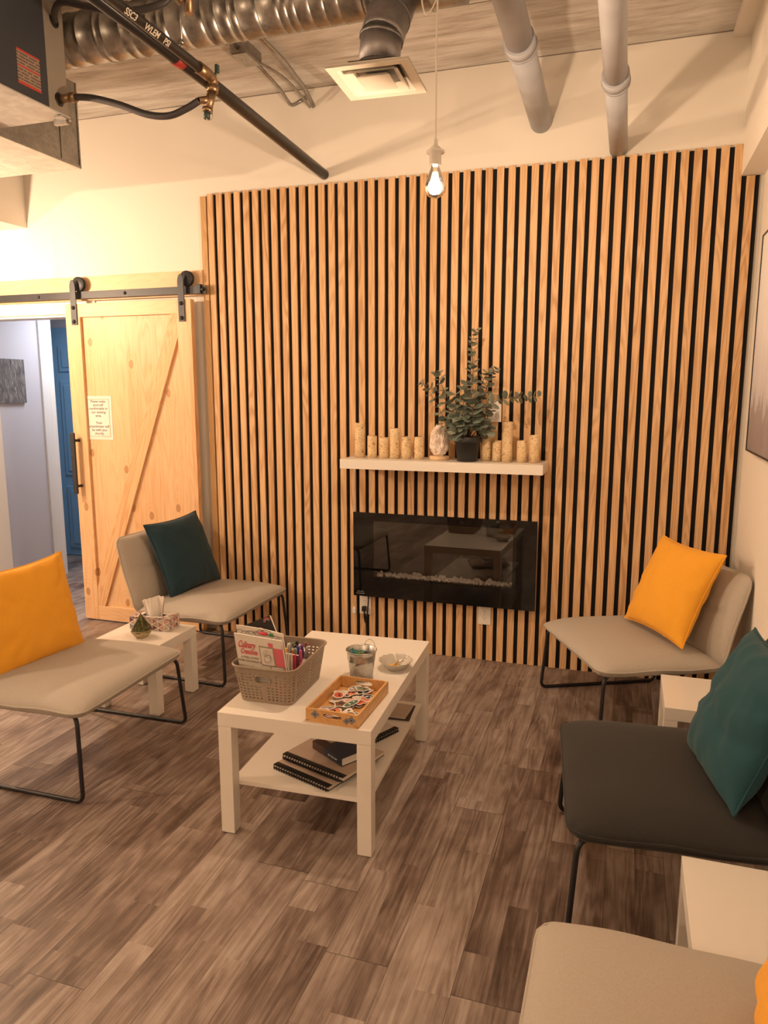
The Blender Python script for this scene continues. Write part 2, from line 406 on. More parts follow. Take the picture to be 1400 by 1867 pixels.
poly = [(p0[0], .105), (p0[0]+.052, .105), (p1[0], 1.86), (p1[0], 1.992), (p1[0]-.046, 1.992), (p0[0], .235)]
m = MB(); Mx = frame_mat((0, -.056, 0), (1, 0, 0), (0, 0, 1))
m.prism(poly, .0, .0165, 0, Mx)
BR = m.build('brace', m_wood('brace_pine', (.78, .50, .27), (.54, .26, .10), 'z', gs=1.2, ringw=.35), bd, world=True)
BA = math.atan2(dx, dz); BR.data.transform(Matrix.Rotation(-BA, 4, 'Y')); BR.rotation_euler = (0, BA, 0)
# handle
hd = MB(); hd.box((-1.043, -.128, .868), (-1.012, -.112, 1.266), bev=.004)
hd.tube([(-1.028, -.113, 1.215), (-1.012, -.076, 1.215)], .009, 10); hd.tube([(-1.028, -.113, .918), (-1.012, -.076, .918)], .009, 10)
hd.build('handle', DARKIRON, bd, world=True, label='black pull handle')
# hangers
for hx in (-.985, -.200):
    h = MB(); h.box((hx-.021, -.083, 1.945), (hx+.021, -.0765, 2.17), bev=.001)
    h.prism([(hx-.021+0*k, 0) for k in range(0)]+[(hx+.021*math.cos(a), 2.17+.05*math.sin(a)) for a in [PI*k/10 for k in range(11)]], 0, .0065, 0, frame_mat((0, -.0765, 0), (1, 0, 0), (0, 0, 1)))
    ho = h.build('hanger', DARKIRON, bd, world=True, label='black roller hanger strap')
    w = MB(); w.lathe([(.004, -.010), (.044, -.010), (.046, -.008), (.038, -.004), (.038, .004), (.046, .008), (.044, .010), (.004, .010)], (hx+.022, -.045, 2.196), 24, axis='y'); w.build('wheel', DARKIRON, ho).matrix_parent_inverse = Matrix.Translation(-Vector(bd.location))
    for zz in (1.965, 2.05):
        b = MB(); b.lathe([(0, .012), (.009, .010), (.013, .004), (.013, 0)], (hx, -.083, zz), 6, axis='y'); b.build('bolt', DARKIRON, ho).matrix_parent_inverse = Matrix.Translation(-Vector(bd.location))
# sign on the door
sg = thing('paper_sign', 'small white printed paper sign with thin gold border taped on the pine door', 'sign', (-.862, -.0575, 1.36))
m = MB(); m.box((-.967, -.0582, 1.222), (-.760, -.0575, 1.500)); m.build('sheet', PAPER, sg, world=True)
GOLD = plain('gold_line', (.62, .36, .12), .5); INK = plain('grey_ink', (.09, .11, .13), .8)
m = MB()
for k in (.018, .022):
    a, b, c_, d_ = -.967+k, -.760-k, 1.222+k, 1.500-k
    for q in (((a, c_), (b, c_+.0015)), ((a, d_-.0015), (b, d_)), ((a, c_), (a+.0015, d_)), ((b-.0015, c_), (b, d_))):
        m.box((q[0][0], -.0587, q[0][1]), (q[1][0], -.0581, q[1][1]))
m.build('border', GOLD, sg, world=True)
lines = ['Please make', 'yourself', 'comfortable in', 'our waiting', 'area.', '', 'Your', 'practitioner will', 'be with you', 'shortly.']
for i, l in enumerate(lines):
    if l:
        text_mesh('lettering', l, .024, INK, sg, frame_mat((-.0015, -.0013, 1.466-i*.0228-1.36), (1, 0, 0), (0, 0, 1)))
# rail
rl = thing('door_rail', 'black steel sliding rail for the barn door, bolted on the pine header', 'rail', (-1.2, -.03, 2.13))
m = MB(); m.box((-2.9, -.048, 2.108), (-.050, -.040, 2.152), bev=.001); m.build('bar', DARKIRON, rl, world=True)
for xx in (-.085, -.62, -1.28, -1.95, -2.6):
    b = MB(); b.tube([(xx, -.040, 2.13), (xx, -.0125, 2.13)], .011, 10); b.lathe([(0, .008), (.008, .007), (.011, .002), (.011, 0)], (xx, -.048, 2.13), 6, axis='y'); b.build('bolt', DARKIRON, rl, world=True)
m = MB(); m.box((-.112, -.062, 2.104), (-.078, -.030, 2.160), bev=.003); m.tube([(-.078, -.048, 2.13), (-.06, -.048, 2.13)], .012, 12); m.build('end_stop', DARKIRON, rl, world=True)

# ================================================================== CEILING SERVICES
# air handler, dark face
au = thing('air_handler', 'dark blue-grey ceiling air unit with warning labels and white underside', 'air handler', (-.14, -1.8, 2.68))
UNITDK = plain('unit_dark_paint', (.045, .052, .068), .55); UNITWH = m_galv('unit_pale_underside', 6, .5, (.70, .69, .66), .25); UNITGY = plain('unit_grey_strip', (.34, .31, .27), .5, .2)
m = MB(); m.box((-.33, -2.6, 2.684), (.048, -1.36, 3.10), bev=.003); m.build('cabinet', UNITDK, au, world=True)
m = MB(); m.box((-.33, -1.36, 2.684), (.050, -1.25, 3.10), bev=.003); m.build('end_panel', UNITGY, au, world=True, label='grey strip with hose ports')
m = MB(); m.box((-.34, -2.6, 2.678), (.052, -1.245, 2.684), bev=.001); m.build('underside', UNITWH, au, world=True, label='pale sheet metal underside')
m = MB(); m.box((-.02, -1.262, 2.655), (.045, -1.244, 2.684)); m.box((.02, -1.30, 2.668), (.06, -1.24, 2.674)); m.build('bracket', GALV, au, world=True)
def m_label(name, base, bar, lines=True):
    t = NT(name); v = t.obj(); x, y, z = t.sep(v)
    f = t.math('FRACT', t.math('MULTIPLY', z, 85)); w = t.noise(t.comb(0, t.math('MULTIPLY', y, 60), t.math('FLOOR', t.math('MULTIPLY', z, 85))), 1.0, 1)
    ln = t.math('MULTIPLY', t.math('LESS_THAN', f, .45), t.math('GREATER_THAN', w, .42))
    return t.done(t.mix(t.math('MULTIPLY', ln, .75), base, (.04, .035, .03)), .5)
LABM = m_label('warning_label_print', (.36, .27, .22), 0); REDBAR = plain('red_label_bar', (.55, .06, .04), .5)
for (y0, y1, z0, z1) in ((-1.520, -1.400, 2.722, 2.850), (-1.80, -1.60, 2.83, 3.02)):
    m = MB(); m.box((.048, y0, z0), (.0492, y1, z1)); m.box((.0488, y0, z0), (.0498, y1, z0+.010), 1); m.box((.0488, y0, z1-.007), (.0498, y1, z1), 1)
    m.box((.0488, y0, (z0+z1)/2), (.0496, y1, (z0+z1)/2+.006), 1)
    m.build('warning_label', [LABM, REDBAR], au, world=True, label='printed warning label with red bars')
for zz in (2.735, 3.035):
    m = MB(); m.lathe([(0, .003), (.022, .003), (.027, 0)], (.050, -1.30, zz), 20, axis='x'); m.build('hose_port', BLKPL, au, world=True)
# plenum box beyond it
pl = thing('sheet_metal_plenum', 'galvanised sheet metal plenum box hanging in the top left corner', 'duct', (-.7, -1.4, 2.65))
PLB = m_galv('lit_sheet_metal', 5, .42, (.80, .78, .72), .35)  # paler copy of the sheet metal: light on the underside put into its colour
m = MB(); m.box((-1.39, -2.6, 2.652), (-.335, -.727, 3.05)); m.build('box', GALV, pl, world=True)
m = MB(); m.box((-1.39, -2.6, 2.648), (-.337, -.729, 2.652)); m.build('underside', PLB, pl, world=True)
m = MB(); m.box((-.338, -.86, 2.648), (-.331, -.852, 3.05)); m.box((-.338, -.733, 2.648), (-.331, -.725, 3.05)); m.box((-.336, -2.6, 2.648), (-.330, -.725, 2.662)); m.build('seam', GALV, pl, world=True)

# spiral duct
sd = thing('spiral_duct', 'large ribbed galvanised duct running along under the ceiling', 'duct', (.8, -1.13, 3.035))
def duct_prof(x0, x1, r):
    pr = []; x = x0; k = 0
    rr = random.Random(3)
    while x < x1:
        pr += [(r, x), (r, x+.018), (r+.0032, x+.020), (r+.0032, x+.0235), (r, x+.0255)]
        x += .048+rr.choice([0, .01, .03, -.012, .04])
    pr.append((r, x1)); return pr
m = MB(); m.lathe(duct_prof(-.30, 1.37, .10), (0, -1.13, 3.035), 40, axis='x'); m.build('duct', GALV, sd, world=True)
m = MB(); m.lathe([(.101, 1.36), (.110, 1.362), (.110, 1.375), (.102, 1.377), (.102, 1.60), (.108, 1.602), (.108, 1.61), (.101, 1.612), (.101, 1.73), (0, 1.73)], (0, -1.13, 3.035), 40, axis='x'); m.build('tee_collar', GALV, sd, world=True)
m = MB()
m.tube(spline([(1.475, -1.14, 2.99), (1.472, -1.18, 2.93), (1.466, -1.235, 2.86), (1.458, -1.27, 2.79)], 3), [.079]*10, 28)
m.tube([(1.468, -1.218, 2.885), (1.467, -1.225, 2.875)], .083, 28)
m.tube([(1.458, -1.275, 2.80), (1.450, -1.28, 2.70)], .075, 28); m.tube([(1.457, -1.275, 2.795), (1.456, -1.276, 2.785)], .079, 28)
m.tube([(1.450, -1.28, 2.70), (1.449, -1.28, 2.665)], .078, 28)
m.build('drop_pipe', m_galv('dull_drop_pipe', 10, .45, (.36, .35, .36), .8), sd, world=True)
# diffuser
df = thing('air_diffuser', 'square cream ceiling air diffuser under the drop pipe', 'vent', (1.447, -1.285, 2.645), .05)
DIFW = plain('cream_enamel', (.78, .73, .64), .4)
m = MB()
def ringsq(m, a, za, b, zb, t=.0015):
    vs = [(-a, -a, za), (a, -a, za), (a, a, za), (-a, a, za), (-b, -b, zb), (b, -b, zb), (b, b, zb), (-b, b, zb)]
    m.add(vs, [(0, 1, 5, 4), (1, 2, 6, 5), (2, 3, 7, 6), (3, 0, 4, 7)])
    m.add([(x, y, z+t) for x, y, z in vs], [(0, 4, 5, 1), (1, 5, 6, 2), (2, 6, 7, 3), (3, 7, 4, 0)])
ringsq(m, .150, 0, .118, 0); ringsq(m, .118, 0, .085, .038); ringsq(m, .150, 0, .150, .008)
m.build('frame', DIFW, df)
m = MB(); ringsq(m, .098, -.004, .070, .018); m.build('inner_cone', DIFW, df)
m = MB(); m.box((-.060, -.060, -.008), (.060, .060, -.004)); ringsq(m, .060, -.006, .045, .008); m.build('centre_plate', DIFW, df)
m = MB(); m.box((-.086, -.086, .038), (.086, .086, .042)); m.build('neck', SLOT, df)

# pipes
bp = thing('black_iron_pipe', 'thick black iron pipe running from the top left into the wall', 'pipe', (.69, -2, 2.77))
m = MB(); m.tube([(.69, YB+.01, 2.727), (.69, -1.1, 2.767), (.69, -3.2, 2.80)], .027, 20); m.build('pipe', BLACKPIPE, bp, world=True)
m = MB(); m.tube([(.69, -1.375, 2.770), (.69, -1.425, 2.7715)], .0280, 20); m.build('tape', plain('red_tape', (.34, .03, .025), .5), bp, world=True, label='band of red tape')
tp = thing('branch_pipe', 'slimmer black pipe with pale lettering running alongside the thick black pipe', 'pipe', (.736, -2, 2.77))
m = MB(); m.tube([(.736, -1.31, 2.762), (.736, -3.2, 2.80)], .0185, 18); m.build('pipe', BLACKPIPE, tp, world=True)
PALEINK = plain('pale_stencil_ink', (.55, .50, .42), .7)
for s_, y_ in (('SSC3', -1.76), ('WLEM', -1.645), ('PSI', -1.56)):
    zc_ = 2.762+(.038/1.89)*(-1.31-y_)
    text_mesh('lettering', s_, .029, PALEINK, tp, frame_mat(Vector((.736+.75*.0193, y_, zc_-.66*.0193))-Vector((.736, -2, 2.77)), (0, 1, 0), (.66, 0, .75)), bold=.0006)
vl = thing('brass_valve', 'brass shut-off valve assembly hanging from the black pipes', 'valve', (.72, -1.22, 2.62))
m = MB()
m.tube([(.736, -1.335, 2.7625), (.736, -1.26, 2.761)], .0225, 14); m.tube(fillet([(.736, -1.27, 2.761), (.736, -1.225, 2.760), (.732, -1.222, 2.72)], .03), .0195, 14)
m.tube([(.732, -1.222, 2.738), (.729, -1.224, 2.712)], .024, 8); m.tube([(.729, -1.224, 2.715), (.712, -1.236, 2.645)], .0175, 14); m.tube([(.713, -1.235, 2.65), (.711, -1.237, 2.636)], .021, 8)
m.tube([(.722, -1.230, 2.685), (.690, -1.262, 2.672)], .014, 12); m.build('body', BRASS, vl, world=True)
CAPM = plain('green_valve_cap', (.03, .06, .05), .5)
m = MB(); m.box((.742, -1.222, 2.785), (.754, -1.204, 2.815), bev=.002); m.tube([(.738, -1.215, 2.775), (.747, -1.213, 2.795)], .005, 8); m.build('handle', CAPM, vl, world=True)
m = MB(); m.tube([(.711, -1.237, 2.637), (.709, -1.239, 2.610)], .013, 10); m.build('cap', CAPM, vl, world=True)
m = MB(); m.tube([Vector((.724, -1.245, 2.618))+Vector((.016*math.cos(a), 0, .016*math.sin(a))) for a in [2*PI*k/16 for k in range(16)]], .0012, 6, closed=True); m.build('ring', GALV, vl, world=True)
h1 = thing('braided_hose', 'lower braided hose sagging from the air unit to the brass valve', 'hose', (.4, -1.28, 2.65))
m = MB(); m.tube(spline([(.052, -1.30, 2.735), (.11, -1.295, 2.738), (.20, -1.29, 2.728), (.33, -1.285, 2.69), (.46, -1.28, 2.640), (.56, -1.278, 2.625), (.64, -1.272, 2.646), (.690, -1.262, 2.672)], 8), .0135, 14); m.build('hose', HOSE, h1, world=True)
m = MB(); m.tube([(.052, -1.30, 2.735), (.105, -1.297, 2.738)], .017, 8); m.tube([(.105, -1.297, 2.738), (.13, -1.295, 2.737)], .020, 12); m.build('fitting', BRASS, h1, world=True)
h2 = thing('braided_hose', 'upper braided hose crossing in front of the spiral duct', 'hose', (.4, -1.40, 3.0))
m = MB(); m.tube(spline([(.052, -1.30, 3.035), (.10, -1.35, 3.045), (.20, -1.42, 3.03), (.33, -1.44, 2.985), (.47, -1.46, 2.94), (.58, -1.45, 2.935), (.66, -1.42, 2.965), (.69, -1.40, 3.03)], 8), .0135, 14); m.build('hose', HOSE, h2, world=True)
m = MB(); m.tube([(.692, -1.395, 2.97), (.715, -1.38, 3.0)], .016, 10); m.tube([(.72, -1.36, 2.94), (.725, -1.36, 3.10)], .016, 14); m.build('fitting', BRASS, h2, world=True)
rod = thing('threaded_rod', 'thin steel hanger rod dropping beside the black pipes', 'rod', (.655, -1.35, 2.85))
m = MB(); m.tube([(.645, -1.30, 2.83), (.645, -1.30, CEIL)], .005, 8); m.build('shaft', GALV, rod, world=True)
m = MB(); m.tube([(.645, -1.30, 2.868), (.645, -1.30, 2.882)], .012, 6); m.box((.632, -1.315, 2.862), (.658, -1.285, 2.866)); m.build('nut', GALV, rod, world=True)

def pvc(name, label, x, z0, z1, r, rc, yc, lw=None):
    t = thing(name, label, 'pipe', (x, -1.5, z0))
    m = MB(); m.tube([(x, YB+.005, z0), (x, yc, z0+(z1-z0)*(-yc/3.0))], r, 32); m.tube([(x, yc+.02, z0+(z1-z0)*(-yc/3.0)), (x, -3.2, z1)], rc, 32); m.build('pipe', PVC, t, world=True)
    zc = z0+(z1-z0)*(-yc/3.0)
    m = MB(); m.tube([(x, yc+.05, zc-.001), (x, yc-.02, zc)], rc+.008, 32); m.tube([(x, yc+.055, zc-.001), (x, yc+.045, zc)], rc+.012, 32); m.build('coupling', PVC, t, world=True)
    return t
pvc('drain_pipe', 'grey plastic pipe entering the wall above the pendant, left of two', 1.880, 2.880, 3.06, .056, .056, -.78)
pvc('drain_pipe', 'grey plastic pipe reaching down to the top of the slat panel, right of two', 2.262, 2.715, 2.735, .0435, .0435, -.86)
# conduits and junction box near the wall
cd = thing('electrical_conduit', 'steel conduits bending down the wall beside the pipe', 'conduit', (.55, -.4, 3.15))
m = MB(); m.tube(fillet([(.66, -.95, 3.16), (.655, -.4, 3.155), (.635, -.10, 3.135), (.63, YB-.004, 3.09)], .05), .013, 10); m.build('conduit', GALV, cd, world=True)
m = MB(); m.tube(fillet([(.53, -.93, 3.16), (.515, -.62, 3.15)], .02), .010, 10); m.tube(fillet([(.525, -.45, 3.145), (.50, -.12, 3.14), (.50, YB-.008, 3.10), (.60, YB-.008, 3.14)], .03), .009, 10); m.build('conduit', GALV, cd, world=True)
m = MB(); m.tube(spline([(.54, -.46, 3.14), (.575, -.36, 3.135), (.60, -.25, 3.125), (.615, -.10, 3.10), (.628, -.02, 3.07)], 5), .007, 8); m.build('flexible_conduit', GALV, cd, world=True)
jb = thing('junction_box', 'small steel junction box on the ceiling near the wall', 'junction box', (.51, -.53, 3.15))
m = MB(); m.box((.475, -.615, 3.125), (.565, -.46, 3.178), bev=.003); m.build('box', GALV, jb, world=True)
m = MB(); m.box((.480, -.610, 3.121), (.560, -.465, 3.125), bev=.001); m.lathe([(0, -.003), (.005, -.002), (.005, 0)], (.50, -.54, 3.121), 8); m.build('cover', GALV, jb, world=True)

# ------------------------------------------------------------------ pendant bulbs
GLOW = emis('glowing_filament', (1.0, .80, .42), 120.0)
BULBGLASS = glassmat('bulb_glass', (1.0, .95, .84), .1)
def pendant(i, x, y, z, w, label, loop):
    t = thing('pendant_lamp', label, 'lamp', (x, y, z), 0, 'bare bulb pendants')
    top = (2.573 if x < BHX and y > -3 else CEIL)-z
    pts = [(0, 0, top), (0.002, 0, top*.6), (0, 0, top*.5), (0, 0, .125)]
    m = MB(); m.tube(spline(pts, 6), .0032, 8); m.build('cord', CORDW, t)
    if loop:
        m = MB(); m.tube(spline([(-.045, 0, CEIL-z), (-.05, 0, .72), (-.053, 0, .60), (-.040, .0, .545), (-.022, 0, .55), (.002, .003, .60), (.018, .003, .70), (.020, 0, .80), (.012, 0, CEIL-z)], 8), .0028, 8); m.build('cord_loop', CORDW, t)
    m = MB(); m.lathe([(.004, .150), (.007, .145), (.008, .128), (.017, .122), (.0195, .118), (.0195, .112), (.031, .111), (.031, .104), (.0205, .103), (.0205, .066), (.017, .064), (0, .064)], (0, 0, 0), 28); m.build('socket', WPLAS, t)
    m = MB(); m.lathe([(.014, .066), (.0145, .058), (.019, .046), (.027, .026), (.034, .006), (.0365, -.006), (.034, -.022), (.026, -.034), (.013, -.041), (0, -.043)], (0, 0, 0), 28); m.build('bulb', BULBGLASS, t)
    m = MB()
    for k in range(6):
        a = 2*PI*k/6
        m.tube([(.006*math.cos(a), .006*math.sin(a), .040), (.017*math.cos(a+.4), .017*math.sin(a+.4), -.022)], .0030, 6)
    m.build('filament', GLOW, t)
    l = bpy.data.lights.new('pendant_light', 'POINT'); l.energy = w; l.color = WARM; l.shadow_soft_size = .03
    lo = bpy.data.objects.new('bulb_light', l); C.objects.link(lo); lo.parent = t; lo.location = (0, 0, .0)
    return t
plabs = ['lit teardrop bulb on a white cord hanging before the slat panel', 'bare bulb pendant hanging near the barn door, left of the photo',
         'unseen fill bulb added behind the camera on the left', 'unseen fill bulb added at the far front of the room']
for i, (x, y, z, w) in enumerate(BULBS): pendant(i, x, y, z, w, plabs[i], i == 0)
# cool area light added to brighten the corridor, with an unseen housing
hl = bpy.data.lights.new('hall_light', 'AREA'); hl.energy = HALL_W; hl.color = HALL_COL; hl.shape = 'RECTANGLE'; hl.size = .5; hl.size_y = .5
ho = bpy.data.objects.new('hall_light', hl); C.objects.link(ho); ho.location = (-1.55, 1.0, 2.28)
hf = thing('added_hall_fixture', 'unseen flat square housing added above the corridor light', 'lamp', (-1.55, 1.0, 2.29))
m = MB(); m.box((-1.82, .73, 2.285), (-1.28, 1.27, 2.32)); m.build('housing', WPLAS, hf, world=True)
#CHUNK2
# ================================================================== FURNITURE
def pad(m, mat4, L, Wd, up, dn, nu=34, nv=38, rc=.05, crease=0.0, dimple=0.0, mi=0):
    """upholstered pad: local s along depth (0..L), t along width (-Wd..Wd); crown up on +z, dn below"""
    def outline(a, b):      # square -> rounded rectangle
        s, t = a*L/2, b*Wd
        hx, hy = L/2-rc, Wd-rc
        qx, qy = max(abs(s)-hx, 0), max(abs(t)-hy, 0)
        d = math.hypot(qx, qy); e = max(qx, qy)
        if d > 1e-9 and qx > 0 and qy > 0:
            k = e/d; s = math.copysign(hx+qx*k, s); t = math.copysign(hy+qy*k, t)
        return s, t
    def h(a, b, sg=1):
        if sg < 0: return (1-abs(a)**14)**.5*(1-abs(b)**16)**.5
        return (1-abs(a)**3.2)**.55*(1-abs(b)**4.5)**.55
    def warp(q): return math.copysign(1-(1-abs(q))**1.7, q)
    for sg, H in ((1, up), (-1, dn)):
        def fn(u, v):
            a, b = warp(2*u-1), warp(2*v-1); s, t = outline(a, b); z = H*h(a, b, sg)
            if sg > 0:
                z *= (1+.06*noise.noise(Vector((s*5, t*5, 1.3))))
                if crease: z -= crease*math.exp(-((s-.02)/.010)**2)*(1-abs(b)**6)
                if dimple: z -= dimple*math.exp(-((s/.035)**2+(t/.05)**2))
            z += sg*.003*math.sin(s*22+t*6)*(1-min(1, h(a, b, sg)))
            return mat4 @ Vector((s+L/2, t, sg*z))
        b0 = len(m.f); m.grid(fn, nu, nv, mi)
        if sg < 0:
            for i in range(b0, len(m.f)): m.f[i] = tuple(reversed(m.f[i]))
    pts = []
    for k in range(120):
        a = 2*PI*k/120; ca, sa = math.cos(a), math.sin(a); q = max(abs(ca), abs(sa)); s, t = outline(ca/q, sa/q)
        pts.append(mat4 @ Vector((s+L/2, t, .003*math.sin(s*22+t*6))))
    return pts
def make_chair(label, mat):
    t = thing('lounge_chair', label, 'chair', (0, 0, 0), 0)
    # local frame: facing +x, front edge of the seat at x = 0
    d = Vector((-.56, 0, -.008)).normalized()
    Ms = Matrix((d, Vector((0, 1, 0)), Vector((0, 1, 0)).cross(d)*-1)).transposed().to_4x4()
    if Ms.col[2].z < 0: Ms.col[2] = -Ms.col[2]
    Ms.translation = Vector((0, 0, .358))
    m = MB(); e1 = pad(m, Ms, .575, .352, .060, .036); m.build('seat', mat, t)
    db = Vector((-.111, 0, .395)).normalized()
    Mb = Matrix((db, Vector((0, 1, 0)), Vector((.395, 0, .111)).normalized())).transposed().to_4x4(); Mb.translation = Vector((-.562, 0, .346))
    m = MB(); e2 = pad(m, Mb, .415, .345, .056, .024, crease=.009, dimple=.024, rc=.045); m.build('backrest', mat, t)
    for e in (e1, e2):
        m = MB(); m.tube(e, .0046, 6, closed=True); m.build('piping', mat, t)
    for sg in (1, -1):
        m = MB()
        m.tube(fillet([(-.10, sg*.285, .328), (-.030, sg*.330, .328), (-.008, sg*.352, .009), (-.640, sg*.350, .009), (-.600, sg*.318, .325), (-.54, sg*.285, .325)], .035, 6), .0085, 10)
        m.build('leg', BLACKMETAL, t)
    m = MB()
    m.tube([(-.10, -.29, .322), (-.10, .29, .322)], .008, 8); m.tube([(-.52, -.29, .320), (-.52, .29, .320)], .008, 8)
    for sg in (1, -1):
        m.tube(fillet([(-.08, sg*.24, .324), (-.575, sg*.24, .315), (-.668, sg*.24, .65)], .05), .008, 8)
    m.build('support_frame', BLACKMETAL, t)
    return t
def copy_tree(o, parent=None):
    c = o.copy(); C.objects.link(c)
    if parent is not None: c.parent = parent
    for ch in list(o.children): copy_tree(ch, c)
    return c
def place(t, x, y, rz, label=None, z=0):
    t.location = (x, y, z); t.rotation_euler = (0, 0, rz); t.matrix_basis = Matrix.Translation((x, y, z)) @ Matrix.Rotation(rz, 4, 'Z')
    if label: t['label'] = label
    return t
GC = 'armless lounge chairs around the coffee table'
ch = make_chair('beige armless lounge chair at the left edge, holding a mustard cushion', BEIGE); ch['group'] = GC
place(ch, .503, -1.602, .015)
c2 = place(copy_tree(ch), .465, -.463, -.039, 'beige armless lounge chair in front of the barn door, holding a dark teal cushion')
c3 = place(copy_tree(ch), 2.160, -.625, 3.600, 'beige armless lounge chair in the right corner by the slat panel')
c5 = place(copy_tree(ch), 2.238, -2.850, PI, 'nearest beige lounge chair, cut off at the bottom right corner')
c4 = make_chair('charcoal grey armless lounge chair against the right wall', CHAR); c4['group'] = GC
place(c4, 2.235, -1.80, 3.250)

def make_table(name, label, cat, w, d, h, th=.05, lg=.05, shelf=None):
    t = thing(name, label, cat)
    m = MB(); m.box((0, 0, h-th), (w, d, h), bev=.0012); m.build('tabletop', LACQ, t)
    for x in (0, w-lg):
        for y in (0, d-lg):
            m = MB(); m.box((x+.0005, y+.0005, .004), (x+lg-.0005, y+lg-.0005, h-th-.0008), bev=.0012); m.box((x+.006, y+.006, 0), (x+lg-.006, y+lg-.006, .004)); m.build('leg', LACQ, t)
    if shelf:
        m = MB(); m.box((.022, lg-.003, shelf-.015), (w-.022, d-lg+.003, shelf), bev=.001); m.build('shelf', LACQ, t)
    return t
TX, TY, TA = 1.0859, -1.9468, .045
ct = place(make_table('coffee_table', 'white lacquered coffee table with lower shelf in the middle of the room', 'table', .55, .90, .45, shelf=.18), TX, TY, TA)
TM = Matrix.Translation((TX, TY, 0)) @ Matrix.Rotation(TA, 4, 'Z')
st = make_table('side_table', 'small white side table between the two left chairs, tissue box on top', 'table', .355, .35, .345); st['group'] = 'small white side tables'
place(st, -.036, -1.222, -.005)
s2 = place(copy_tree(st), 2.562, -1.178, .0, 'small white side table between the corner chair and the charcoal chair')
s3 = place(copy_tree(st), 2.562, -2.482, .0, 'small white side table between the charcoal chair and the nearest chair')

# ------------------------------------------------------------------ cushions
def make_cushion(label, mat, ctr, u, v, size, seed, thick=.085, squash=0.0):
    u = Vector(u).normalized(); v = Vector(v); v = (v-u*v.dot(u)).normalized(); w = u.cross(v)
    t = thing('throw_cushion', label, 'cushion', ctr)
    Mx = Matrix((u, v, w)).transposed().to_4x4(); hs = size/2
    def P(a, b, sg):
        pin = 1-.085*(1-abs(b)**2)**1.0*abs(a)**3; pin2 = 1-.085*(1-abs(a)**2)**1.0*abs(b)**3
        x, y = a*hs*pin, b*hs*pin2
        hh = ((1-a**2)*(1-b**2)); hh = max(hh, 0)**.42
        n = noise.noise(Vector((a*1.6+seed, b*1.6, seed*2.0)))*.10
        q = Vector((a*2.2, b*2.2, seed+3))
        # radiating creases towards the corners and edges
        ang = math.atan2(b, a); r = math.hypot(a, b)
        cr = math.sin(ang*11+seed*3+4*noise.noise(q))*max(0, r-.40)*.10
        f2 = -abs(noise.noise(Vector((a*3.2+seed*7, b*1.3, 5))))*.22*(1-abs(b))
        z = thick*hh*(1+n+f2)+cr*thick*hh*1.6
        z -= squash*math.exp(-((b+.15+.12*math.sin(a*3))/.10)**2)*hh*thick
        bend = -.012*(a*a)*(1 if sg > 0 else 1)
        return Mx @ Vector((x, y, sg*z+bend+.02*(b*b)*squash))
    m = MB()
    for sg in (1, -1):
        b0 = len(m.f)
        m.grid(lambda p, q: P(math.sin((p-.5)*PI), math.sin((q-.5)*PI), sg), 44, 44)
        if sg < 0:
            for i in range(b0, len(m.f)): m.f[i] = tuple(reversed(m.f[i]))
    m.build('cover', mat, t)
    e = []
    for k in range(40): e.append(P(-1+2*k/40, -1, 0))
    for k in range(40): e.append(P(1, -1+2*k/40, 0))
    for k in range(40): e.append(P(1-2*k/40, 1, 0))
    for k in range(40): e.append(P(-1, 1-2*k/40, 0))
    e = [Vector(q)*1.006+Vector((0, 0, .0)) for q in e]
    m = MB(); m.tube(e, .0034, 6, closed=True); m.build('seam_piping', mat, t)
    return t
make_cushion('dark teal cushion leaning on the chair by the barn door', NAVY, (-.015, -.434, .612), (.127, .991, .04), (-.362, .009, .932), .435, 1.3, .075)
make_cushion('mustard cushion leaning on the corner chair at the right', MUSTARD, (2.600, -.470, .634), (.538, -.843, -.011), (.356, .216, .909), .445, 2.1, .075)
make_cushion('mustard cushion on the left edge chair', MUSTARD, (-.025, -1.600, .590), (.20, .978, .05), (-.22, -.016, .975), .445, 3.4, .080)
make_cushion('teal cushion slumped on the charcoal chair', TEAL, (2.735, -1.775, .606), (.194, -.981, .023), (.403, .101, .91), .435, 4.2, .085, .17)
make_cushion('mustard cushion on the nearest chair, a sliver at the right edge', MUSTARD, (2.722, -2.878, .632), (0, -1, 0), (.28, 0, .96), .44, 5.2, .08)

# ------------------------------------------------------------------ shelf on the slat panel
sh = thing('floating_shelf', 'white floating mantel shelf above the fireplace', 'shelf', (1.42, -.13, 1.115))
m = MB(); m.box((.879, -.260, 1.112), (1.979, -.001, 1.164), bev=.0012); m.build('board', LACQ, sh, world=True)
ZS = 1.1645
def m_birch():
    t = NT('birch_bark_print'); v = t.obj()
    n1 = t.noise(t.scale(v, (75, 75, 330)), 1.0, 2, .5); n2 = t.noise(v, 24, 3)
    mask = t.math('GREATER_THAN', n1, .615)
    vo = t.n('TexVoronoi', Vector=t.scale(v, (26, 26, 20)), Scale=1.0)
    kn = t.math('MULTIPLY', t.math('LESS_THAN', vo.outputs['Distance'], .20), t.math('GREATER_THAN', t.white(vo.outputs['Position']), .72))
    c = t.ramp(n2, [(.3, (.70, .50, .27)), (.7, (.80, .62, .38))])
    c = t.mix(t.math('MULTIPLY', mask, .85), c, (.16, .075, .03)); c = t.mix(t.math('MULTIPLY', kn, .6), c, (.26, .14, .06))
    return t.done(c, .55, 0, t.bump(n1, .1, .001), Subsurface_Weight=.0)
BIRCH = m_birch(); WAX = plain('cream_wax', (.80, .62, .40), .5)
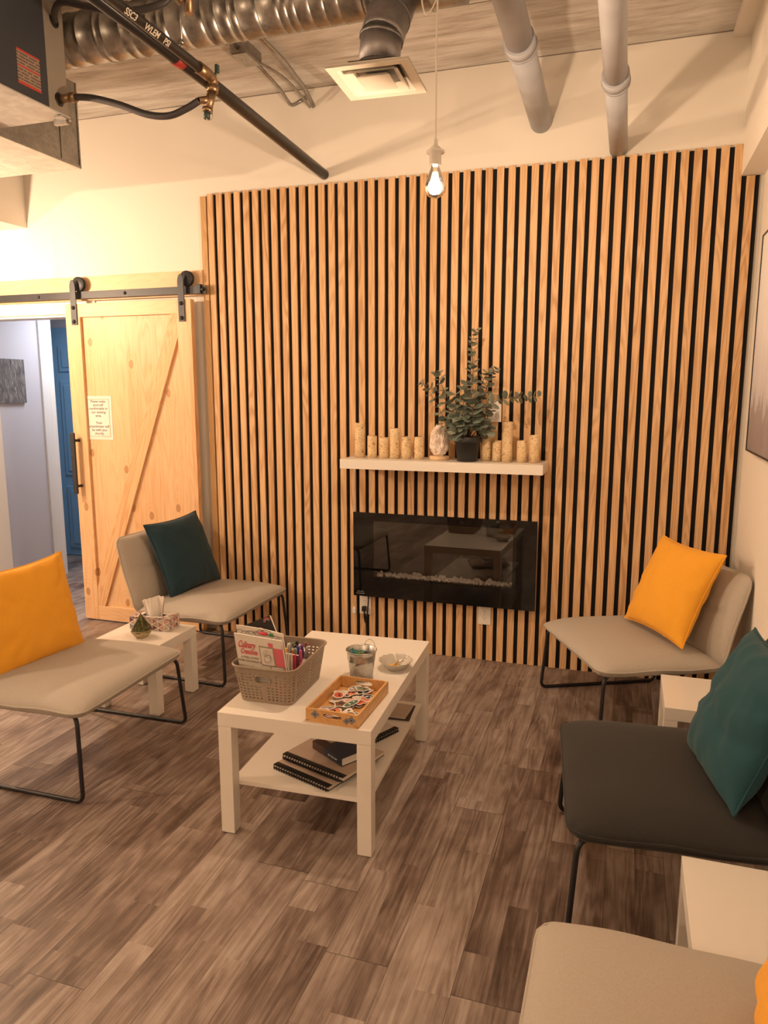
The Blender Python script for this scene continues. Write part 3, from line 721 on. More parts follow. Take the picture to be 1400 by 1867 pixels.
def candle(x, y, h, r, lab, seed):
    t = thing('birch_candle', lab, 'candle', (x, y, ZS), 0, 'birch bark pillar candles')
    rr = random.Random(seed); ph = rr.random()*6
    m = MB()
    prof = [(0, 0), (r, 0), (r, h*.5), (r, h)]
    n = 26; vs = []
    for k, (q, z) in enumerate([(r, 0), (r, h*.33), (r, h*.66), (r, h), (r-.003, h+.0005)]):
        for j in range(n):
            a = 2*PI*j/n; dz = (.003*math.sin(2*a+ph)+.0015*math.sin(5*a)) if k >= 3 else 0
            vs.append((q*math.cos(a), q*math.sin(a), z+dz))
    fs = [(i*n+j, i*n+(j+1) % n, (i+1)*n+(j+1) % n, (i+1)*n+j) for i in range(4) for j in range(n)]+[tuple(reversed(range(n)))]
    m.add(vs, fs, 0, True); o = m.build('bark', BIRCH, t)
    o.data.transform(Matrix.Translation((0, 0, seed*.37))); o.location.z = -seed*.37
    m = MB(); m.lathe([(r-.003, h), (r-.004, h-.004), (r-.008, h-.009), (0, h-.010)], (0, 0, 0), 20); m.build('wax', WAX, t)
    m = MB(); m.tube([(0, 0, h-.010), (.0005, 0, h-.001)], .0011, 6); m.build('wick', SLOT, t)
    return t
cds = [(.954, -.140, .192, .0285, 'tall birch candle at the left end of the shelf'),
 (1.025, -.135, .120, .027, 'short birch candle right of the tall one at the shelf end'),
 (1.096, -.140, .114, .0255, 'shortest left-hand birch candle, just left of the medium-tall one'),
 (1.159, -.140, .165, .027, 'medium-tall birch candle in the middle of the left group'),
 (1.224, -.140, .119, .0265, 'short birch candle just right of the medium-tall one'),
 (1.296, -.135, .120, .027, 'short birch candle just left of the stone lamp'),
 (1.663, -.120, .138, .0265, 'birch candle partly behind the black plant pot'),
 (1.724, -.135, .110, .025, 'short birch candle left of the tallest one on the right'),
 (1.779, -.150, .209, .0275, 'tallest birch candle, right of the potted plant'),
 (1.855, -.140, .112, .027, 'short birch candle second from the right shelf end'),
 (1.919, -.140, .142, .027, 'medium birch candle at the right end of the shelf')]
for i, q in enumerate(cds): candle(*q, i+1)
# stone lamp
sl = thing('stone_lamp', 'pale rough salt stone lamp on a round wood base', 'lamp', (1.410, -.130, ZS))
m = MB(); m.lathe([(0, 0), (.051, 0), (.054, .004), (.054, .016), (.051, .021), (0, .021)], (0, 0, 0), 32); m.build('base', LIGHTWOOD, sl)
bm = bmesh.new(); bmesh.ops.create_icosphere(bm, subdivisions=5, radius=1)
for q in bm.verts:
    a = q.co.copy(); zz = a.z
    k = 1-.10*max(0, zz)**2
    p = Vector((math.copysign(abs(a.x)**.85, a.x)*.051*k, math.copysign(abs(a.y)**.85, a.y)*.047*k, .021+.081+math.copysign(abs(zz)**.72, zz)*.081))
    n_ = noise.cell(a*3.2)*.0+noise.noise(a*2.4)*.007+abs(noise.noise(a*6))*.006+noise.noise(a*17)*.0018
    p += a*n_; p.z = max(p.z, .021); q.co = p
m = MB(); m.add([q.co[:] for q in bm.verts], [[q.index for q in f.verts] for f in bm.faces], 0, False); bm.free()
def m_stone():
    t = NT('salt_stone'); v = t.obj(); n1 = t.noise(v, 26, 6, .7); n2 = t.noise(v, 9, 3)
    c = t.ramp(t.math('ADD', t.math('MULTIPLY', n1, .6), t.math('MULTIPLY', n2, .4)), [(.33, (.58, .42, .33)), (.46, (.72, .61, .53)), (.60, (.86, .80, .75))])
    return t.done(c, .6, 0, t.bump(n1, .5, .004), Subsurface_Weight=.15, Subsurface_Radius=(.02, .01, .006))
m.build('stone', m_stone(), sl)
# eucalyptus
pt = thing('potted_eucalyptus', 'artificial eucalyptus plant in a black pot on the shelf', 'plant', (1.571, -.165, ZS))
POTM = plain('black_pot', (.018, .018, .020), .5)
m = MB(); m.lathe([(0, .0), (.050, .0), (.054, .004), (.066, .100), (.071, .100), (.073, .104), (.073, .128), (.070, .131), (.066, .128), (.065, .108), (0, .108)], (0, 0, 0), 36); m.build('pot', POTM, pt)
m = MB(); m.lathe([(0, .116), (.064, .110)], (0, 0, 0), 24); m.build('soil', plain('dark_moss', (.03, .028, .018), .95, sc=200), pt)
SX = lambda px, py, y=-.16: None
stems = [  # control points relative to the pot (x, y, z), leaf radius from, to
 ([(0, 0, .11), (-.01, .01, .28), (.02, .01, .45), (.012, .01, .60), (.035, .0, .685)], .027, .010, 16),
 ([(0, 0, .11), (-.05, .0, .22), (-.13, .0, .33), (-.215, .0, .395), (-.262, -.01, .412)], .022, .009, 9),
 ([(0, 0, .11), (-.06, -.01, .17), (-.12, -.02, .22), (-.165, -.02, .30), (-.205, -.02, .36), (-.255, -.02, .425)], .022, .012, 8),
 ([(0, 0, .11), (-.06, -.02, .24), (-.12, -.03, .36), (-.155, -.02, .44), (-.162, -.02, .465)], .026, .013, 9),
 ([(0, 0, .11), (.05, -.02, .20), (.12, -.03, .30), (.22, -.03, .335), (.30, -.03, .338), (.372, -.03, .345)], .026, .012, 12),
 ([(0, 0, .11), (.05, .02, .26), (.09, .02, .38), (.115, .02, .45), (.14, .02, .485)], .024, .011, 9),
 ([(0, 0, .11), (.03, -.03, .25), (.06, -.04, .36), (.085, -.03, .43), (.10, -.02, .465)], .026, .013, 8),
 ([(0, 0, .11), (-.03, -.05, .20), (-.05, -.07, .28), (-.06, -.07, .36)], .030, .020, 8),
 ([(0, 0, .11), (.03, -.06, .19), (.04, -.08, .27), (.03, -.07, .36)], .031, .022, 9),
 ([(0, 0, .11), (.06, -.04, .17), (.09, -.06, .22), (.12, -.05, .27)], .027, .019, 7),
 ([(0, 0, .11), (-.05, -.04, .15), (-.09, -.06, .18), (-.125, -.05, .22)], .027, .019, 7),
 ([(0, 0, .11), (.0, -.05, .20), (-.01, -.08, .30), (0, -.06, .41)], .030, .018, 9),
 ([(0, 0, .11), (.07, .0, .15), (.11, -.02, .17), (.13, -.02, .20)], .024, .018, 5),
 ([(0, 0, .11), (-.02, -.06, .14), (-.04, -.09, .17), (-.03, -.1, .2)], .026, .020, 5)]
rl_ = random.Random(11); ms, ml = MB(), MB()
def leaf(m, o, d, r, nrm):
    d = d.normalized(); nrm = (nrm-d*nrm.dot(d)).normalized(); s = d.cross(nrm)
    vs = [o, o+d*r*.95+nrm*r*.06]; n = 12
    for k in range(n):
        a = 2*PI*k/n; w = math.sin(a)*r*.92; l = (1-math.cos(a))*r
        l *= 1.05; vs.append(o+d*(l*.92+.12*r)+s*w+nrm*(-.16*abs(w)**2/r+.10*r*math.sin(l/r*1.5)))
    m.add(vs, [(1, 2+k, 2+(k+1) % n) for k in range(n)], rl_.choice([0, 0, 1]), True)
for pts, ra, rb, nl in stems:
    cv = spline(pts, 10); ms.tube(cv, [.0026-.0016*i/len(cv) for i in range(len(cv))], 6)
    for k in range(nl*2):
        f = .30+.70*(k//2)/(nl-.5); i = min(int(f*(len(cv)-1)), len(cv)-2)
        o = cv[i]; T = (cv[i+1]-cv[i]).normalized(); a = (k % 2)*PI+(k//2)*1.3+rl_.random()*.7
        N = T.cross(Vector((0, 1, .2))).normalized(); B = T.cross(N); d = N*math.cos(a)+B*math.sin(a)+T*.45
        if d.y > 0 and o.y > 0: d.y *= .3
        r = (ra+(rb-ra)*f)*(.85+.35*rl_.random())*1.15
        leaf(ml, o, d, r, T+Vector((0, -.5, .3)))
ms.build('stems', plain('brown_stem', (.12, .07, .045), .7), pt)
LEAF1 = plain('eucalyptus_leaf', (.15, .19, .155), .55, grain=.25, sc=40); LEAF2 = plain('eucalyptus_leaf_pale', (.24, .275, .225), .55, grain=.25, sc=40)
ml.build('leaves', [LEAF1, LEAF2], pt)

# ------------------------------------------------------------------ fireplace
fp = thing('electric_fireplace', 'wide black glass electric fireplace hung on the slat panel', 'fireplace', (1.41, -.03, .585))
GLB = NT('black_glass'); GLB = GLB.done((.004, .004, .0045), .03, 0, None, Specular_IOR_Level=.6)
fx0, fx1, fz0, fz1 = .880, 1.940, .336, .838; wx0, wx1, wz0, wz1 = 1.003, 1.812, .458, .790
m = MB(); m.box((fx0+.02, -.052, fz0+.02), (fx0+.03, -.001, fz1-.02)); m.box((fx1-.03, -.052, fz0+.02), (fx1-.02, -.001, fz1-.02)); m.box((fx0+.02, -.052, fz0+.02), (fx1-.02, -.001, fz0+.03)); m.box((fx0+.02, -.052, fz1-.03), (fx1-.02, -.001, fz1-.02)); m.box((fx0+.02, -.004, fz0+.02), (fx1-.02, -.001, fz1-.02)); m.box((wx0-.03, -.052, wz0-.012), (wx1+.03, -.004, wz0-.002)); m.build('housing', FELT, fp, world=True)
m = MB(); m.box((fx0, -.058, fz0), (wx0, -.052, fz1)); m.box((wx1, -.058, fz0), (fx1, -.052, fz1)); m.box((wx0, -.058, fz0), (wx1, -.052, wz0)); m.box((wx0, -.058, wz1), (wx1, -.052, fz1)); m.build('front_glass_border', GLB, fp, world=True)
m = MB(); m.box((wx0, -.058, wz0), (wx1, -.054, wz1)); m.build('viewing_glass', glassmat('smoked_glass', (.88, .87, .86), .12), fp, world=True)
CRY = NT('clear_crystal'); CRY = CRY.done((.92, .91, .90), .08, 0, None, Specular_IOR_Level=.9)
m = MB(); rc_ = random.Random(5)
for k in range(260):
    r = .006+.007*rc_.random(); x = wx0+.008+(wx1-wx0-.016)*rc_.random(); y = -.046+.036*rc_.random(); z = wz0+r*.6+.010*rc_.random()*(1 if k % 3 else 1.8)
    bm = bmesh.new(); bmesh.ops.create_icosphere(bm, subdivisions=1, radius=r)
    R_ = Matrix.Rotation(rc_.random()*6, 3, 'X') @ Matrix.Rotation(rc_.random()*6, 3, 'Z')
    vs = [(R_ @ Vector((q.co.x*1.3, q.co.y*.8, q.co.z*(.7+.5*rc_.random()))))+Vector((x, y, z)) for q in bm.verts]
    m.add(vs, [[q.index for q in f.verts] for f in bm.faces]); bm.free()
cr = m.build('crystals', CRY, fp, world=True, label='row of clear crystal chips'); cr['kind'] = 'stuff'
LOGO = plain('silver_logo', (.35, .35, .36), .4, .5)
m = MB(); m.tube(spline([(.900, -.0590, .357), (.912, -.0590, .366), (.922, -.0590, .360), (.934, -.0590, .368), (.944, -.0590, .357)], 6), .0012, 6); m.box((.897, -.0592, .350), (.947, -.0580, .3535)); m.build('logo', LOGO, fp, world=True)
# outlets
def outlet(x, z, lab, y=-.0065):
    t = thing('wall_outlet', lab, 'outlet', (x, -.003, z), 0, 'white wall outlets')
    m = MB(); m.box((-.036, -.004, -.058), (.036, .0025, .058), bev=.0015); m.build('cover_plate', WPLAS, t)
    for dz in (.021, -.021):
        m = MB(); m.prism([(.0165*math.cos(a), max(-.0135, min(.0135, .0165*math.sin(a)))) for a in [2*PI*k/24 for k in range(24)]], .0, .0012, 0, frame_mat((0, -.004, dz), (1, 0, 0), (0, 0, 1))); so_ = m.build('socket', WPLAS, t)
        m = MB(); m.box((-.0075, -.0056, dz), (-.0055, -.005, dz+.009)); m.box((.0055, -.0056, dz), (.0075, -.005, dz+.008)); m.tube([(0, -.005, dz-.006), (0, -.0056, dz-.006)], .0025, 8); m.build('slots', SLOT, so_)
    m = MB(); m.lathe([(0, .0015), (.003, .001), (.003, 0)], (0, -.004, 0), 8, axis='y'); m.build('screw', GALV, t)
    return t
outlet(.934, .268, 'white wall outlet under the left end of the fireplace, black plug in it')
outlet(1.654, .275, 'empty white wall outlet under the right half of the fireplace')
outlet(1.685, 1.425, 'white wall outlet half hidden behind the eucalyptus')
pc = thing('power_cord', 'black plug and power cord below the left end of the fireplace', 'cord', (.95, -.03, .24))
m = MB(); m.box((.920, -.034, .232), (.944, -.0085, .262), bev=.004); m.build('plug', BLKPL, pc, world=True)
m = MB(); m.tube(spline([(.934, -.030, .235), (.937, -.034, .20), (.944, -.032, .165), (.950, -.030, .19), (.958, -.030, .25), (.962, -.030, .31), (.962, -.030, .360)], 8), .0042, 8); m.tube(spline([(.940, -.030, .225), (.944, -.027, .18), (.948, -.026, .12), (.949, -.025, .06)], 6), .0042, 8); m.build('cord', BLKPL, pc, world=True)
wc = thing('white_cord', 'thin white cord hanging from the shelf to a small loose plug', 'cord', (.86, -.01, .7))
m = MB()
m.tube(spline([(.935, -.06, ZS+.004), (.895, -.03, ZS+.004), (.874, -.0085, ZS-.004), (.868, -.008, 1.08), (.866, -.008, .95), (.870, -.008, .86), (.866, -.008, .78), (.870, -.008, .62), (.865, -.008, .48), (.869, -.008, .36), (.867, -.008, .26)], 8), .0019, 6)
m.tube(spline([(.874, -.0082, 1.11), (.872, -.0065, 1.0), (.875, -.0065, .90), (.864, -.0065, .84), (.873, -.0065, .70), (.864, -.0065, .58), (.871, -.0065, .42), (.867, -.0065, .26)], 8), .0014, 6); m.build('cable', CORDW, wc, world=True)
m = MB(); m.box((.857, -.024, .213), (.878, -.004, .240), bev=.002); m.box((.860, -.018, .240), (.875, -.008, .252), bev=.002); m.box((.861, -.018, .200), (.863, -.012, .213)); m.box((.871, -.018, .200), (.873, -.012, .213)); m.build('plug', WPLAS, wc, world=True)

# ------------------------------------------------------------------ pictures
def m_fog():
    t = NT('misty_forest_print'); v = t.obj(); x, y, z = t.sep(v)
    zz = t.math('DIVIDE', t.math('ADD', z, .45), .93)
    st_ = t.noise(t.comb(t.math('MULTIPLY', y, 9), t.math('MULTIPLY', z, .35), 0), 1.0, 3)
    base = t.ramp(t.math('ADD', zz, t.math('MULTIPLY', t.math('SUBTRACT', st_, .5), .5)), [(.0, (.42, .38, .42)), (.25, (.60, .60, .68)), (.6, (.80, .83, .90)), (1, (.90, .92, .95))])
    tr = t.noise(t.comb(t.math('MULTIPLY', y, 7), 0, 3), 1.0, 5, .75); thr = t.math('MULTIPLY', t.math('SUBTRACT', tr, .22), .75)
    m1 = t.math('LESS_THAN', zz, thr); c = t.mix(t.math('MULTIPLY', m1, .6), base, (.16, .15, .17))
    return t.done(c, .35)
pic = thing('canvas_picture', 'misty grey forest picture in a thin black frame on the right wall', 'picture', (2.90, -.95, 1.72))
m = MB(); m.box((2.893, -1.66, 1.275), (2.922, -.335, 2.195)); m.build('print', m_fog(), pic, world=True)
m = MB()
for a, b in (((2.889, -.335, 1.268), (2.922, -.328, 2.202)), ((2.889, -1.667, 1.268), (2.922, -1.66, 2.202)), ((2.889, -1.667, 2.195), (2.922, -.328, 2.202)), ((2.889, -1.667, 1.268), (2.922, -.328, 1.275))): m.box(a, b)
m.build('frame', BLACKMETAL, pic, world=True)
def m_grass():
    t = NT('grass_photo_print'); v = t.obj(); x, y, z = t.sep(v)
    n1 = t.noise(t.comb(t.math('ADD', t.math('MULTIPLY', y, 60), t.math('MULTIPLY', z, 12)), t.math('MULTIPLY', z, 9), 0), 1.0, 5, .7, 1.5)
    return t.done(t.ramp(n1, [(.35, (.03, .03, .035)), (.55, (.20, .18, .16)), (.7, (.50, .46, .40))]), .5)
hp = thing('hall_picture', 'dark unframed grass photo on the corridor wall', 'picture', (-2.09, .4, 1.6))
m = MB(); m.box((-2.098, .12, 1.440), (-2.080, .620, 1.770), bev=.001); m.build('print', m_grass(), hp, world=True)

# ================================================================== ON THE COFFEE TABLE
# woven plastic basket
ZT0 = .4505
bk = thing('storage_basket', 'taupe woven plastic basket with books and markers on the coffee table', 'basket', (1.205, -1.700, ZT0), .03)
TAUPE = plain('taupe_plastic', (.30, .235, .18), .45, grain=.04)
def rr_pt(k, hx, hy, r):     # k in 0..1 along a rounded rectangle, starting mid front, counter-clockwise
    segs = [('l', (0, -hy), (hx-r, -hy)), ('a', (hx-r, -hy+r), -PI/2), ('l', (hx, -hy+r), (hx, hy-r)), ('a', (hx-r, hy-r), 0), ('l', (hx-r, hy), (-hx+r, hy)), ('a', (-hx+r, hy-r), PI/2), ('l', (-hx, hy-r), (-hx, -hy+r)), ('a', (-hx+r, -hy+r), PI), ('l', (-hx+r, -hy), (0, -hy))]
    Ls = [math.dist(s[1], s[2]) if s[0] == 'l' else r*PI/2 for s in segs]; d = (k % 1.0)*sum(Ls)
    for s, L in zip(segs, Ls):
        if d <= L or s is segs[-1]:
            f = min(d/L, 1)
            if s[0] == 'l': return (s[1][0]+(s[2][0]-s[1][0])*f, s[1][1]+(s[2][1]-s[1][1])*f)
            a = s[2]+f*PI/2; return (s[1][0]+r*math.cos(a), s[1][1]+r*math.sin(a))
        d -= L
HB = .136
def bpt(k, z, off=0):
    f = z/HB; hx, hy = .101+.019*f+off, .143+.025*f+off
    x, y = rr_pt(k, hx, hy, .028+.008*f); return Vector((x, y+.012, z))
NK = 128
zrows = [0.0, .010]
z = .014
while z < .112: zrows += [z, z+.0042]; z += .0115
zrows += [.120, HB]
def hole(i, j):
    if zrows[j] < .012 or zrows[j+1] > .118: return False
    f = (i+.5)/NK; x, y, _ = bpt(f, zrows[j])
    inh = abs(x) < .034 and abs(y) > .12 and .076 < (zrows[j]+zrows[j+1])/2 < .108
    if inh and (abs(x) < .026 or .080 < (zrows[j]+zrows[j+1])/2 < .104): return True
    if (abs(x) < .044 and abs(y) > .12 and .068 < (zrows[j]+zrows[j+1])/2 < .114): return False
    thin = zrows[j+1]-zrows[j] < .006
    return thin and (i % 2 == 0) and (abs((i*1.0/NK*8) % 1) > .0)
bmv = []
for z in zrows:
    for i in range(NK): bmv.append(bpt(i/NK, z))
fsb = [(j*NK+i, j*NK+(i+1) % NK, (j+1)*NK+(i+1) % NK, (j+1)*NK+i) for j in range(len(zrows)-1) for i in range(NK) if not hole(i, j)]
m = MB(); m.add(bmv, fsb, 0, False); wall_o = m.build('woven_wall', TAUPE, bk)
sm_ = wall_o.modifiers.new('thick', 'SOLIDIFY'); sm_.thickness = .0022; sm_.offset = -1
m = MB(); m.prism([tuple(bpt(i/64, .004)[:2]) for i in range(64)], .0, .004); m.build('base', TAUPE, bk)
m = MB(); m.tube([bpt(i/96, HB, .002) for i in range(96)], .0042, 8, closed=True); m.build('rim', TAUPE, bk)
for sy in (-1, 1):
    m = MB(); pts = []
    for k in range(28):
        a = 2*PI*k/28; xx = .030*math.copysign(abs(math.cos(a))**.6, math.cos(a)); zz_ = .092+.0165*math.copysign(abs(math.sin(a))**.8, math.sin(a)); f = zz_/HB
        pts.append((xx, sy*(.143+.025*f+.0006)+.012, zz_))
    m.tube(pts, .0028, 6, closed=True); m.build('handle_rim', TAUPE, bk)
BM = bk.matrix_basis.copy()
def wb(x, y, z): return BM @ Vector((x, y, z))
# books in the basket
def sheet_book(name, label, x0, x1, y, z0, z1, th, mats, tilt=0, bend=.0, group=None, yaw=0, wave=0, lean=0.0):
    """upright thin book: front face towards -y"""
    t = thing(name, label, 'book', wb((x0+x1)/2, y, z0), .03+yaw, group)
    w = (x1-x0)/2; h = z1-z0; m = MB(); tn = math.tan(tilt)
    def f(u, v, o): return Vector(((2*u-1)*w-lean*v*h, o+tn*v*h+bend*math.sin(PI*u)*v, v*h*(1+wave*(u-.5))))
    m.grid(lambda u, v: f(u, v, 0), 8, 8, 0); b0 = len(m.f); m.grid(lambda u, v: f(1-u, v, th), 8, 8, 0)
    n = 8
    for k in range(8):
        m.add([f(k/8, 1, 0), f((k+1)/8, 1, 0), f((k+1)/8, 1, th), f(k/8, 1, th)], [(0, 1, 2, 3)], 1)
        m.add([f(1, k/8, 0), f(1, k/8, th), f(1, (k+1)/8, th), f(1, (k+1)/8, 0)], [(0, 1, 2, 3)], 1)
        m.add([f(0, k/8, 0), f(0, (k+1)/8, 0), f(0, (k+1)/8, th), f(0, k/8, th)], [(0, 1, 2, 3)], 1)
    m.build('pages', mats, t); return t, (lambda u, v, o=0: f(u, v, o))
PINK = plain('pink_cover', (.62, .13, .17), .5); REDINK = plain('red_lettering', (.62, .06, .09), .6); LINEINK = plain('pencil_line_art', (.30, .25, .20), .8)
BLKINK = plain('black_ink', (.03, .028, .028), .7); GREENINK = plain('green_ink', (.04, .24, .08), .7)
cb, cf = sheet_book('colouring_book', 'Culinary Creations colouring book with pink panel, foremost in the basket', -.092, .093, -.113, .012, .236, .006, [PAPERDK, PAPER], lean=.13, tilt=-.03, wave=-.05, yaw=-.02)
def onbook(u, v, dz=.0012): p = cf(u, v); return frame_mat((p.x, p.y-dz, p.z), (1, 0, -.04), (0, 0.02, 1))
text_mesh('lettering', 'Culinary', .0195, REDINK, cb, onbook(.235, .84) @ Matrix.Scale(1.75, 4, (0, 1, 0)), bold=.0003, shear=.3); text_mesh('lettering', 'Creations', .0165, REDINK, cb, onbook(.265, .73) @ Matrix.Scale(1.6, 4, (0, 1, 0)), bold=.00025, shear=.3)
text_mesh('lettering', 'A WELL-DONE', .0105, LINEINK, cb, onbook(.27, .635), bold=.0002); text_mesh('lettering', 'ENGLISH COLORING BOOK', .0100, LINEINK, cb, onbook(.28, .580), bold=.0002)
m = MB()
def rect(m, u0, u1, v0, v1, dz, mi=0):
    a, b, c_, d_ = cf(u0, v0), cf(u1, v0), cf(u1, v1), cf(u0, v1)
    vs = [Vector((p.x, p.y-dz, p.z)) for p in (a, b, c_, d_)]; vs += [p+Vector((0, dz*.6, 0)) for p in vs]
    m.add(vs, [(0, 1, 2, 3), (7, 6, 5, 4), (0, 4, 5, 1), (1, 5, 6, 2), (2, 6, 7, 3), (3, 7, 4, 0)], mi)
rect(m, .70, .995, .02, .93, .0009); m.build('pink_panel', PINK, cb)
m = MB(); rect(m, .805, .985, .86, .965, .0014); m.build('grey_tab', PAPERDK, cb)
m = MB(); rect(m, .50, .80, .54, .86, .0016, 0); rect(m, .52, .78, .56, .84, .0019, 1); rect(m, .68, .97, .28, .56, .0016, 0); rect(m, .70, .95, .30, .54, .0019, 1)
m.build('sample_drawings', [LINEINK, PAPERDK], cb)
m = MB(); rb_ = random.Random(4)
for (uc, vc) in ((.65, .70), (.825, .42)):
    for k in range(9):
        a0 = rb_.random()*6; r0 = .008+.022*rb_.random(); p = cf(uc, vc)
        cx_, cz_ = p.x+rb_.uniform(-.010, .010), p.z+rb_.uniform(-.014, .014); r0 = min(r0, .014)
        m.tube([(cx_+r0*math.cos(a0+q*.5), p.y-.0026, cz_+r0*math.sin(a0+q*.5)) for q in range(8)], .0004, 4)
for k in range(6):
    p = cf(.05+.02*k, .50-.035*k); q = cf(.50+.03*k, .50-.035*k); m.tube([(p.x, p.y-.0012, p.z), (q.x, q.y-.0012, q.z-.004)], .0006, 4)
m.build('line_art', LINEINK, cb)
c2b, cf2 = sheet_book('colouring_book', 'white colouring book with wavy outlines just behind the foremost one', -.090, .090, -.098, .012, .256, .005, [PAPERDK, PAPER], lean=.13, tilt=.0, bend=.010, wave=-.07)
m = MB()
for k in range(9):
    u = .06+.11*k; p = cf2(u, .915-.03*math.sin(k)); r0 = .012+.004*(k % 3)
    m.tube([(p.x+r0*math.cos(q*PI/8), p.y-.002, p.z+r0*.7*math.sin(q*PI/8)) for q in range(9)], .0007, 4, mi=0)
m.build('line_art', BLKINK, c2b)
m = MB(); p = cf2(.47, .935); m.tube([(p.x, p.y-.0025, p.z), (p.x+.030, p.y-.0025, p.z-.001)], .006, 8, mi=0); m.tube([(p.x+.040, p.y-.0025, p.z-.003), (p.x+.052, p.y-.0025, p.z-.002)], .0055, 8, mi=1); m.build('coloured_shapes', [REDINK, GREENINK], c2b)
c3b = thing('colouring_book', 'black patterned book with rainbow shapes leaning at the back of the others', 'book', wb(.0, -.040, .012), .03)
RC = Matrix.Rotation(-.42, 4, 'Y'); RC3 = Matrix.Translation((.0, 0, .060)) @ Matrix.Rotation(-.10, 4, 'X') @ RC
m = MB(); m.box((-.075, .0015, 0), (.060, .012, .205), mat=RC3); m.build('pages', PAPER, c3b)
m = MB(); m.box((-.076, 0, 0), (.061, .0015, .206), mat=RC3); m.box((-.076, .012, 0), (.061, .0135, .206), mat=RC3); m.build('cover', plain('black_cover', (.018, .014, .014), .5), c3b)
m = MB()
for (u, v, r0, mi) in ((.32, .86, .016, 0), (.32, .86, .011, 1), (.32, .86, .006, 2), (.60, .80, .012, 1), (.60, .80, .007, 3), (.88, .92, .013, 0), (.88, .92, .008, 4), (.12, .90, .010, 1), (.75, .66, .010, 4)):
    cx3, cz3 = -.075+.135*u, .205*v; m.tube([RC3 @ Vector((cx3+r0*math.cos(q*PI/8), -.0006-.0002*mi, cz3+r0*math.sin(q*PI/8))) for q in range(9)], .0022, 6, mi=mi)
m.build('rainbow_print', [plain('print_red', (.50, .05, .03), .5), plain('print_orange', (.75, .26, .03), .5), plain('print_yellow', (.72, .48, .05), .5), plain('print_green', (.05, .25, .12), .5), plain('print_blue', (.20, .32, .36), .5)], c3b)
PURP = plain('purple_print', (.20, .06, .14), .6); CARD = plain('card_white', (.70, .62, .55), .7)
for k, (lab, mt, x) in enumerate((('thin pale booklet right behind the pink-panelled book', CARD, .076), ('second thin pale booklet, next to the red-edged one', PAPERDK, .081), ('small white booklet with red edge in the basket', REDINK, .087), ('small booklet with purple spine beside the markers', PURP, .0935))):
    t = thing('small_booklet', lab, 'book', wb(x-.035, -.085+k*.018, .006), .03+.05, 'small booklets in the basket')
    m = MB(); m.box((-.03, 0, 0), (.028, .010, .165-.008*k)); m.build('pages', CARD, t)
    m = MB(); m.box((-.031, -.001, 0), (.029, 0, .166-.008*k)); m.box((.028, -.001, 0), (.0292, .011, .166-.008*k)); m.box((-.03, .010, 0), (.029, .0112, .166-.008*k)); m.build('cover', mt, t)
# markers
mk_cols = [('black', (.015, .013, .02)), ('yellow', (.78, .50, .03)), ('orange', (.75, .20, .03)), ('blue', (.04, .06, .30)), ('red', (.60, .03, .03)), ('grey', (.35, .36, .40)), ('white', (.74, .70, .66)), ('green', (.03, .22, .10)), ('pink', (.62, .12, .20)), ('purple', (.18, .05, .25)), ('brown', (.20, .08, .05)), ('light blue', (.20, .36, .55))]
mk_m = {n: plain('marker_'+n.replace(' ', '_'), c_, .35) for n, c_ in mk_cols}
rk = random.Random(21)
spots = [(-.010+.0, .045), (.012, .050), (.022, .060), (.034, .048), (.044, .060), (.000, .075), (.055, .075), (.030, .080), (.065, .055), (.045, .095), (.060, .100), (.020, .105), (.075, .085), (.050, .120), (.072, .115), (.062, .140), (.035, .135), (.080, .135), (.010, .130), (-.010, .105), (-.03, .08), (-.03, .12), (.078, .06), (.05, .04)]
cyc = ['black', 'yellow', 'orange', 'red', 'yellow', 'blue', 'grey', 'orange', 'light blue', 'black', 'white', 'red', 'blue', 'green', 'purple', 'pink', 'black', 'brown', 'green', 'grey', 'red', 'white', 'pink', 'purple']
seen = {}
places_w = ['at the front of the bunch', 'in the middle of the bunch', 'towards the far basket corner', 'at the rear edge of the bunch']
for i, ((x, y), cn) in enumerate(zip(spots, cyc)):
    seen[cn] = seen.get(cn, 0)+1
    t = thing('marker', cn+' marker standing in the basket, '+places_w[seen[cn]-1], 'marker', (0, 0, 0), 0, 'felt markers in the basket')
    x *= .80; lean = (rk.uniform(-.22, .22), rk.uniform(-.10, .25)); L = .125+.018*rk.random(); 
    if x > .05: lean = (-abs(lean[0])*.5-.05, lean[1]*.6)
    if y > .11: lean = (lean[0]*.5, -abs(lean[1])*.6)
    b = wb(x, y-.01, .006); t.location = b; q = Vector((lean[0], lean[1], 1)).normalized(); t.rotation_mode = 'QUATERNION'; t.rotation_quaternion = Vector((0, 0, 1)).rotation_difference(q)
    m = MB(); m.lathe([(0, 0), (.0050, 0), (.0054, .002), (.0054, L*.68), (0, L*.68)], (0, 0, 0), 12); m.build('barrel', mk_m[cn] if i % 3 else mk_m['white'], t)
    m = MB(); m.lathe([(.0060, L*.66), (.0062, L*.70), (.0058, L*.96), (.0040, L), (0, L)], (0, 0, 0), 12); m.build('cap', mk_m[cn], t)

